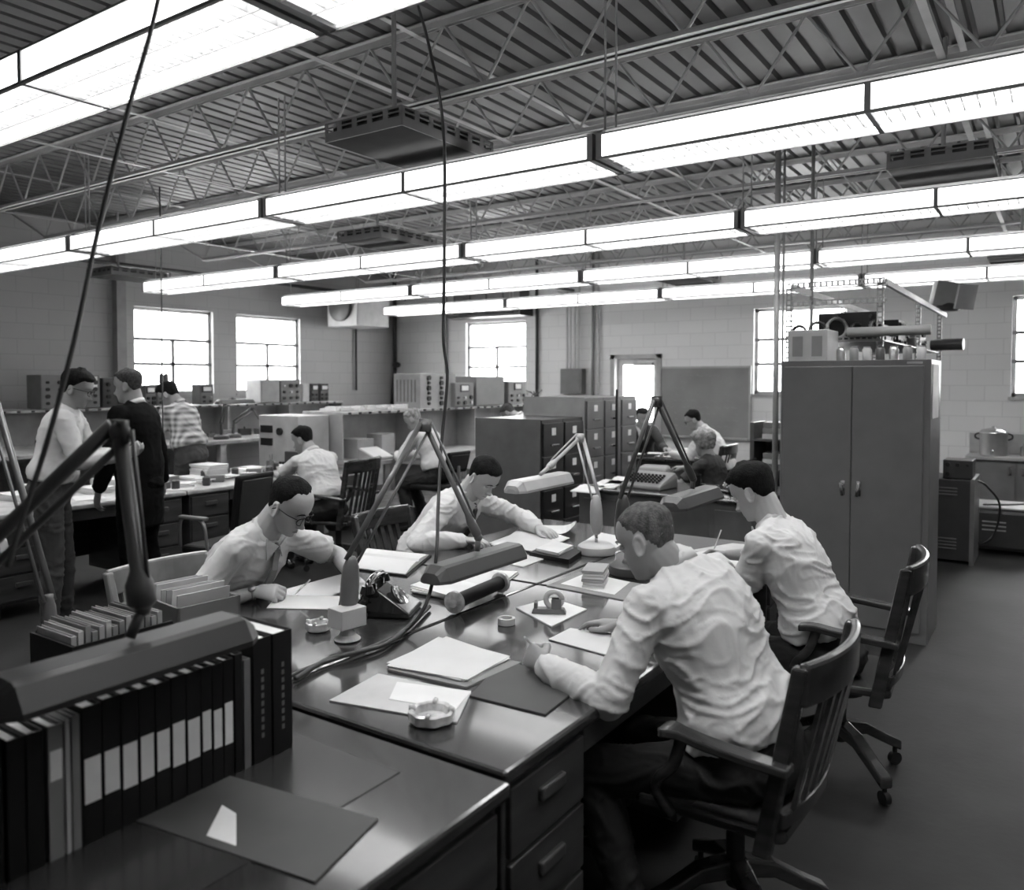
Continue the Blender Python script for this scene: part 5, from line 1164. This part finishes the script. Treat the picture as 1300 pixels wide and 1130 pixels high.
# card box stack at the seam
t = thing('card_stack', 'leaning stack of index cards and booklets near the seam left of the crew-cut man', 'cards', atz(756, 742, DZ))
for k in range(6): M().box((0, .0, .008 + k * .0135), (.10, .17, .011), rz=.35 + .05 * math.sin(k * 2)).to('booklet', ['paper2', 'paper', 'card'][k % 3], t)
quad_on('paper_sheet', [(712, 742), (745, 728), (800, 740), (780, 756)], DZ, .004, 'paper2', 'pale folder lying under the leaning booklets', 'folder')
quad_on('clipboard', [(694, 744), (735, 727), (830, 745), (800, 764)], DZ - .0008, .003, 'card2', 'dark board under the booklets by the seam', 'board')
# P9's papers
quad_on('paper_stack', [(880, 702), (905, 698), (985, 712), (960, 730)], DZ, .006, 'paper', 'white sheets under the forearms of the short-sleeved man', 'papers', 3, .03)
quad_on('manila_folder', [(870, 700), (930, 690), (998, 696), (985, 706)], DZ, .002, 'folder', 'pale folder beyond the short-sleeved man\'s hands', 'folder')
# near desk paper corner
quad_on('paper_sheet', [(262, 1062), (282, 1023), (300, 1034), (300, 1075)], .7525, .002, 'paper2', 'white paper corner at the bottom edge on the nearest desk', 'paper')
quad_on('desk_blotter', [(150, 1035), (255, 975), (480, 1040), (400, 1120)], .7525, .0015, 'blotter', 'dark writing pad on the nearest desk in front of the binders', 'desk pad')
# ---- crosswise desk items
for i, (x, y) in enumerate(((745, 622), (770, 616), (790, 612))): quad_on('paper_stack', [(x - 22, y + 2), (x - 5, y - 7), (x + 25, y - 4), (x + 8, y + 5)], .762, .01, 'paper', 'white papers on the crosswise desk, %s from its left end' % ORD[i], 'papers', 3, .1, rr=i)
t = thing('calculating_machine', 'dark desktop calculating machine on the crosswise desk', 'calculator', (-2.95, 6.5, .761), -.1)
M().loft([[(-.2, -.16, 0), (.2, -.16, 0), (.2, .16, 0), (-.2, .16, 0)], [(-.2, -.16, .03), (.2, -.16, .03), (.2, .16, .09), (-.2, .16, .09)], [(-.18, -.1, .06), (.18, -.1, .06), (.18, .14, .13), (-.18, .14, .13)]]).to('body', 'instr', t, bevel=.01)
b = M()
for i in range(9):
    for j in range(5): b.box((-.15 + i * .037, -.11 + j * .03, .065 + j * .011), (.018, .016, .02))
b.to('keys', 'black', t)
b = M().lathe([(.04, 0), (.045, .005), (.05, .11), (.046, .11), (.04, .01), (0, .01)]); o = b.obj('pencil_cup', 'black_satin', 'dark ribbed cup on the crosswise desk behind the calculator', 'cup', smooth='a'); o.location = (-2.62, 6.75, .761)
t = thing('typewriter', 'pale grey covered typewriter on the crosswise desk facing the woman', 'typewriter', (-3.05, 6.84, .761), .1)
M().loft([[(-.17, -.13, 0), (.17, -.13, 0), (.17, .13, 0), (-.17, .13, 0)], [(-.14, -.08, .14), (.14, -.08, .14), (.12, .08, .16), (-.12, .08, .16)]]).to('cover', 'instr', t, bevel=.02)
quad_on('name_plate', [(928, 632), (930, 629), (948, 632), (946, 636)], .762, .02, 'white_tag', 'small white plate in front of the telephone on the crosswise desk', 'plate')
# far desk papers
rnd = random.Random(5)
for i in range(6): sheet(-4.95 + i * .25 + rnd.uniform(-.04, .04), 9.4 + rnd.uniform(-.25, .2), .762 + i * .0012, .3, .22, rnd.uniform(0, 3), 'paper', 'white papers, %s from left on the distant desk before the chalkboard' % ORD[i], group='papers on the distant desk')
# ---- left desks clutter
k = 0
lab_n = {}
def clut(px, py, z, kind, m, extra=''):
    p = atz(px, py, z); return p
items = [(212, 600, 'stack', .30, .22, .13), (236, 607, 'stack', .26, .2, .03), (262, 603, 'sheet', 0, 0, 0), (280, 607, 'sheet', 0, 0, 0), (270, 596, 'stack', .25, .2, .05), (300, 601, 'sheet', 0, 0, 0), (322, 600, 'sheet', 0, 0, 0), (315, 592, 'stack', .24, .2, .04), (290, 592, 'cup', 0, 0, 0), (305, 588, 'cup', 0, 0, 0),
         (345, 594, 'sheet', 0, 0, 0), (332, 605, 'sheet', 0, 0, 0), (230, 620, 'sheet', 0, 0, 0), (120, 625, 'stack', .25, .2, .05), (100, 615, 'stack', .28, .2, .09), (128, 612, 'sheet', 0, 0, 0), (112, 632, 'sheet', 0, 0, 0), (15, 632, 'stack', .28, .22, .05), (35, 628, 'sheet', 0, 0, 0), (5, 622, 'stack', .28, .22, .1), (245, 592, 'stack', .22, .16, .06)]
items.sort()
for i, (px, py, kd, w_, d_, h_) in enumerate(items):
    p = atz(px, py, .757); ky = (kd, px < 200, px < 256); nth = lab_n.get(ky, 0); lab_n[ky] = nth + 1; p.x = min(p.x, -6.27); p.x = max(p.x, -6.78)
    where = 'under the plaid-shirted man' if px > 200 and px < 256 else ('beside the reaching man' if px >= 256 else 'behind the standing men')
    if kd == 'stack':
        rnd = random.Random(i); b = M(); n = max(2, int(h_ / .02))
        for q in range(n): b.box((0 + rnd.uniform(-.01, .01), rnd.uniform(-.01, .01), h_ * (q + .5) / n), (w_, d_, h_ / n * .93), rz=rnd.uniform(-.08, .08))
        o = b.to('paper_stack', 'paper' if i % 3 else 'paper2'); o.location = p; tag(o, '%s stack of papers on the left desks %s, %s from the left' % ('tall' if h_ > .08 else 'low', where, ORD[nth]), 'papers')
    elif kd == 'sheet': sheet(p.x, p.y, .7575 + .001 * (i % 3), .3, .22, i * .7, 'paper', 'loose white sheet on the left desks %s, %s from the left' % (where, ORD[nth]))
    else: o = M().lathe([(.035, 0), (.04, .005), (.04, .1), (.036, .1), (.034, .01), (0, .01)]).cyl((0, 0, .02), (.03, .01, .17), .004).cyl((0, .01, .02), (-.03, .02, .16), .004).to('pencil_cup', 'instr', None, 'a'); o.location = p; tag(o, 'pencil cup on the left desks, %s of two' % ORD[nth], 'cup')
rnd = random.Random(21)
for i in range(26):
    y = 3.75 + i * .073; xx = -6.25 - rnd.uniform(0, .5); kd = i % 4; b = M()
    if kd == 0: b.box((0, 0, .03), (rnd.uniform(.08, .16), rnd.uniform(.08, .16), .06), rz=rnd.uniform(-1, 1)); nm, mm, ct = 'parts_box', 'instr', 'small box'
    elif kd == 1: b.lathe([(.03, 0), (.034, .004), (.034, .07), (.02, .085), (.0, .09)]); nm, mm, ct = 'ink_bottle', 'instr_dark', 'bottle'
    elif kd == 2: b.tube(spline([(-.12, 0, .012), (-.05, .04, .03), (.03, -.03, .014), (.11, .03, .03)], 5), .006, 6); nm, mm, ct = 'test_lead', 'black', 'wire'
    else: b.box((0, 0, .012), (.2, .14, .022), rz=rnd.uniform(-1, 1)).box((.01, 0, .03), (.18, .12, .012), rz=rnd.uniform(-1, 1)); nm, mm, ct = 'booklet_pair', 'paper2', 'booklets'
    o = b.to(nm, mm, None, 'a'); o.location = (xx, y, .758); tag(o, '%s amid clutter on the left desks, %s of its kind from the left' % (ct, ORD[i // 4]), ct)
# thin swing lamp on the left desks (V shape arms)
desk_lamp('small thin-armed lamp standing on the bench below the left windows', (-9.4, 7.05, .9), (-9.4, 7.05, 1.02), atx(320, 519, -9.4), atx(340, 548, -9.3), atx(342, 552, -9.3), (0, 1, 0), .4, m='lamp_grey', basem='lamp_grey', base_kind='round', sp_r=.02)
desk_lamp('thin-armed lamp with a dark flat shade above the left bench shelf', (-9.3, 6.78, .9), (-9.3, 6.78, 1.02), atx(286, 512, -9.3), atx(296, 506, -9.3), atx(299, 508, -9.3), (0, 1, 0), .6, m='lamp_dark', basem='lamp_dark', base_kind='round', sp_r=.02)
# ---- instruments on the shelves. faces +x
def instr(px0, px1, ytop, x, z, label, m='instr', knobs=(3, 3), meter=0, depth=.35, name='test_instrument', handle=False, face='x'):
    a = atx(px0, 500, x); c = atx(px1, 500, x); tp = atx((px0 + px1) / 2, ytop, x); w = c.y - a.y; h = tp.z - z
    t = thing(name, label, 'instrument', (x - depth / 2, (a.y + c.y) / 2, z))
    M().bx(-depth / 2, depth / 2, -w / 2, w / 2, 0.008, h).to('case', m, t, bevel=.008)
    M().bx(depth / 2, depth / 2 + .006, -w / 2 + .008, w / 2 - .008, .015, h - .01).to('front_panel', m, t, bevel=.002)
    rnd = random.Random(int(px0)); b = M(); X = depth / 2 + .006
    for i in range(knobs[0]):
        for j in range(knobs[1]):
            yy = -w / 2 + w * (i + .5) / knobs[0]; zz = h * (.12 + (.8 if not meter else .42) * (j + .3) / knobs[1]); r_ = min(.028, w / knobs[0] * .3, h / (knobs[1] * 3.4)) * rnd.uniform(.6, 1)
            M().cyl((X, yy, zz), (X + .025, yy, zz), r_ * rnd.uniform(.7, 1.25), n=10).to('knob', ['black', 'black', 'steel'][(i + j) % 3 if rnd.random() < .5 else 0], t, 'a')
    for k in range(meter):
        c_ = -w / 2 + w * (k + .5) / meter; ww = min(w / meter * .38, .09)
        q = M().bx(X, X + .012, c_ - ww, c_ + ww, h * .62, h * .92).to('meter', 'black', t); M().bx(X + .012, X + .014, c_ - ww * .8, c_ + ww * .8, h * .68, h * .88).to('meter_face', 'meter', q)
    if handle: M().tube(spline([(0, -w * .3, h), (0, -w * .25, h + .04), (0, w * .25, h + .04), (0, w * .3, h)]), .008).to('handle', 'black', t, True)
    return t
SA, SB = -10.02, -6.52
instr(52, 127, 476, SA, 1.34, 'wide dark panel instrument with many knobs on the left shelf between the standing men', knobs=(5, 4), meter=0)
p = atx(113, 485, SA + .02); M().bx(SA + .012, SA + .03, p.y - .1, p.y + .1, p.z - .07, p.z + .07).obj('panel_meter', 'meter', 'bright square meter on the wide dark instrument', 'meter')
instr(130, 158, 480, SA, 1.34, 'dark ribbed instrument right of the wide panel instrument', m='instr_dark', knobs=(2, 4))
instr(184, 198, 489, SA, 1.34, 'small meter box, left of a pair behind the black-suited man', meter=1, knobs=(2, 2), depth=.2)
instr(199, 217, 488, SA, 1.34, 'small meter box, right of a pair beside the plaid-shirted man', meter=1, knobs=(2, 2), depth=.2)
instr(254, 271, 488, SA, 1.34, 'tall meter box below the right edge of the first left window', meter=1, knobs=(2, 2), depth=.2, handle=True)
instr(331, 355, 482, SA, 1.34, 'plain light grey cabinet on the left shelf under the second window', m='bench_side', knobs=(0, 0))
instr(356, 381, 482, SA, 1.34, 'grey instrument with a round dial under the second window', knobs=(3, 3), meter=0)
instr(384, 393, 487, SA, 1.34, 'slim white box right of the dial instrument', m='instr_light', knobs=(0, 0), depth=.2)
instr(395, 404, 487, SA, 1.34, 'first small dark two-meter unit right of the white box', m='instr_dark', meter=1, knobs=(2, 2), depth=.2)
instr(406, 417, 487, SA, 1.34, 'second small dark two-meter unit right of the white box', m='instr_dark', meter=1, knobs=(2, 2), depth=.2)
for i, px in enumerate((205, 211)): M().lathe([(.03, 0), (.035, .01), (.03, .12), (.015, .14), (0, .14)], atx(px, 487, SA - .1)).obj('bottle', 'instr', 'small bottle, %s on top of the paired meter boxes' % ORD[i], 'bottle', smooth='a')
t = thing('rack_instrument', 'large pale louvred cabinet instrument on the mid-room bench shelf', 'instrument', (-6.8, 7.85, 1.34))
M().bx(-.22, .22, -.36, .36, 0, .44).to('case', 'bench_side', t, bevel=.008)
b = M()
for i in range(6): b.bx(-.17 + i * .06, -.15 + i * .06, -.366, -.36, .08, .36)
b.to('louvres', 'instr', t); b = M()
for i in range(2):
    for j in range(6): M().cyl((.22, -.2 + i * .25, .06 + j * .065), (.245, -.2 + i * .25, .06 + j * .065), .02 + .012 * ((i + j) % 2), n=10).to('knob', 'black', t, 'a')
t.location = atx(540, 513, -6.8).to_tuple()[:2] + (1.34,)
instr(577, 601, 486, SB, 1.34, 'oscilloscope with a small round screen right of the long hanging cord', meter=1, knobs=(3, 2), depth=.4)
instr(604, 640, 478, SB, 1.34, 'broad grey equipment case below the back left window', knobs=(0, 0), m='instr', depth=.4)
instr(645, 668, 484, SB, 1.34, 'second oscilloscope under the right side of the back left window', meter=1, knobs=(3, 2), depth=.4)
p = atx(680, 510, -6.7); b = M(); rnd = random.Random(2)
for i in range(14): b.tube(spline([(0, 0, 0), (rnd.uniform(-.05, .05), rnd.uniform(-.05, .05), .08), (rnd.uniform(-.13, .13), rnd.uniform(-.13, .13), rnd.uniform(.1, .22))], 4), .008, 5)
o = b.to('wire_bundle', 'instr_dark', None, True); o.location = (p.x, p.y, 1.34); tag(o, 'bushy bundle of wires at the far end of the bench shelf', 'wires')
# white-fronted cabinet at bench end, boxes
t = thing('equipment_cabinet', 'white-fronted equipment cabinet with dark round knob behind the reaching man', 'equipment cabinet', (-7.02, 6.05, 0))
M().bx(-.31, .33, -.22, .22, .62, 1.31).to('case', 'instr_light', t, bevel=.006); M().bx(-.31, .33, -.2, .2, 0, .62).to('stand', 'bench_side', t)
b = M(); b.bx(-.27, -.08, -.232, -.218, 1.12, 1.2).bx(-.27, -.08, -.232, -.218, .98, 1.06).cyl((.05, -.22, 1.14), (.05, -.25, 1.14), .04)
for i in range(5):
    for j in range(2): b.cyl((.05 + i * .05, -.22, .74 + j * .06), (.05 + i * .05, -.235, .74 + j * .06), .016, n=10)
b.to('controls', 'black', t)
o = sheet(-7.05, 6.05, 1.312, .35, .3, .2, 'paper', 'white papers on top of the white-fronted cabinet')
for i, (a, lb, m) in enumerate((((-6.62, 6.62, .812, .3, .26, .22), 'cardboard carton on the bench behind the reaching man', 'card'), ((-6.55, 6.95, .812, .24, .22, .26), 'second taller carton beside it on the mid-room bench', 'bench_side'))):
    t = thing('carton', lb, 'box', a[:3]); M().bx(-a[3] / 2, a[3] / 2, -a[4] / 2, a[4] / 2, 0, a[5]).to('box', m, t, bevel=.004); M().bx(-a[3] / 2 - .001, a[3] / 2 + .001, -.025, .025, .01, a[5] + .001).to('tape', 'card', t)
t = thing('tool_case', 'dark boxy case standing behind the back of the reaching man', 'case', (-5.9, 5.72, .757)); t.location = (-6.35, 5.55, .757)
M().bx(-.14, .14, -.08, .1, 0, .22).to('case', 'instr_dark', t, bevel=.01); M().tube(spline([(-.05, 0, .22), (-.04, 0, .26), (.04, 0, .26), (.05, 0, .22)]), .008).to('handle', 'black', t, True)
t = thing('ring_binder', 'open slanted binder with papers before the grey-haired writer', 'binder', (-6.4, 6.72, .812)); t.location = (-6.32, 6.62, .812)
M().loft([[(-.12, -.15, 0), (.14, -.15, 0), (.14, .15, 0), (-.12, .15, 0)], [(-.12, -.15, .12), (.14, -.15, .02), (.14, .15, .02), (-.12, .15, .12)]]).to('cover', 'bench_side', t, bevel=.002)
M().loft([[(-.11, -.14, .118), (.13, -.14, .024), (.13, .14, .024), (-.11, .14, .118)], [(-.11, -.14, .128), (.13, -.14, .034), (.13, .14, .034), (-.11, .14, .128)]]).to('pages', 'paper', t)
# small stuff along the bench tops and shelf: rolls of papers
rnd = random.Random(9)
for i in range(12):
    y = 5.6 + i * .22; w_ = rnd.uniform(.1, .25); sheet(-9.6 + rnd.uniform(-.25, .3), y, .902, w_ + .1, w_, rnd.uniform(0, 3), 'paper' if i % 2 else 'card', 'scrap of paper on the left wall bench, %s from the near end' % ORD[i], group='papers on the left wall bench')
for i in range(12):
    y = 4.7 + i * .28; s = rnd.uniform(.05, .11); b = M(); b.box((0, 0, s / 2), (s * 1.4, s * 1.8, s), rz=rnd.uniform(-.5, .5)).cyl((0, 0, s), (0, 0, s + .03), .012); o = b.to('small_part_box', rnd.choice(['instr', 'instr_dark', 'card']), None, False, .004); o.location = (-9.75, y, .9); tag(o, 'small parts box on the left wall bench, %s from the near end' % ORD[i], 'parts box', 'small boxes on the left wall bench')
for i in range(9):
    y = 6.45 + i * .14; b = M(); s = rnd.uniform(.05, .12); b.box((0, 0, .02), (s * 2, s * 1.6, .03), rz=rnd.uniform(-.8, .8)).box((.02, .01, .045), (s * 1.4, s, .02), rz=rnd.uniform(-.8, .8)); o = b.to('paper_pile', 'paper' if i % 2 else 'paper2'); o.location = (-6.75 + rnd.uniform(-.1, .1), y, 1.34); tag(o, 'rumpled pile of papers on the mid-room bench shelf, %s from the near end' % ORD[i], 'papers', 'paper piles on the bench shelf')
# books in the bookcase
for k, z in enumerate((.12, .47, .82, 1.12)):
    for i in range(3):
        b = M(); b.box((0, 0, .03 + i * .0), (.26, .24, .05)); o = b.to('paper_stack', ['paper2', 'card', 'book_grey'][(i + k) % 3], None, False, .003); o.location = (-2.27, 8.05, z + i * .056 + .002 - .005 + .0); o.rotation_euler = (0, 0, .06 * i); tag(o, 'bundle of papers, %s up on the %s shelf of the dark bookcase' % (ORD[i], ['bottom', 'second', 'third', 'top'][k]), 'papers', 'bundles in the dark bookcase')

# ================================================================== CAMERA, LIGHT, WORLD
cam = bpy.data.cameras.new('camera'); co = bpy.data.objects.new('camera', cam); COL.objects.link(co); S.camera = co
co.location = O; co.rotation_euler = (R(90) - PITCH, 0, YAW)
cam.sensor_width = 36; cam.sensor_fit = 'HORIZONTAL'; cam.lens = F / 1300 * 36; cam.shift_x = 5 / 1300; cam.shift_y = -47 / 1300
cam.clip_start = .05; cam.clip_end = 100
cam.dof.use_dof = True; cam.dof.focus_distance = 3.6; cam.dof.aperture_fstop = 2.6
w = bpy.data.worlds.new('World'); S.world = w; w.use_nodes = True; nt = w.node_tree; bg = nt.nodes['Background']
bg.inputs[0].default_value = (1, 1, 1, 1); bg.inputs[1].default_value = 3.5
S.view_settings.view_transform = 'Standard'; S.view_settings.look = 'None'; S.view_settings.gamma = 1; S.view_settings.use_curve_mapping = False
S.view_settings.exposure = 2.3
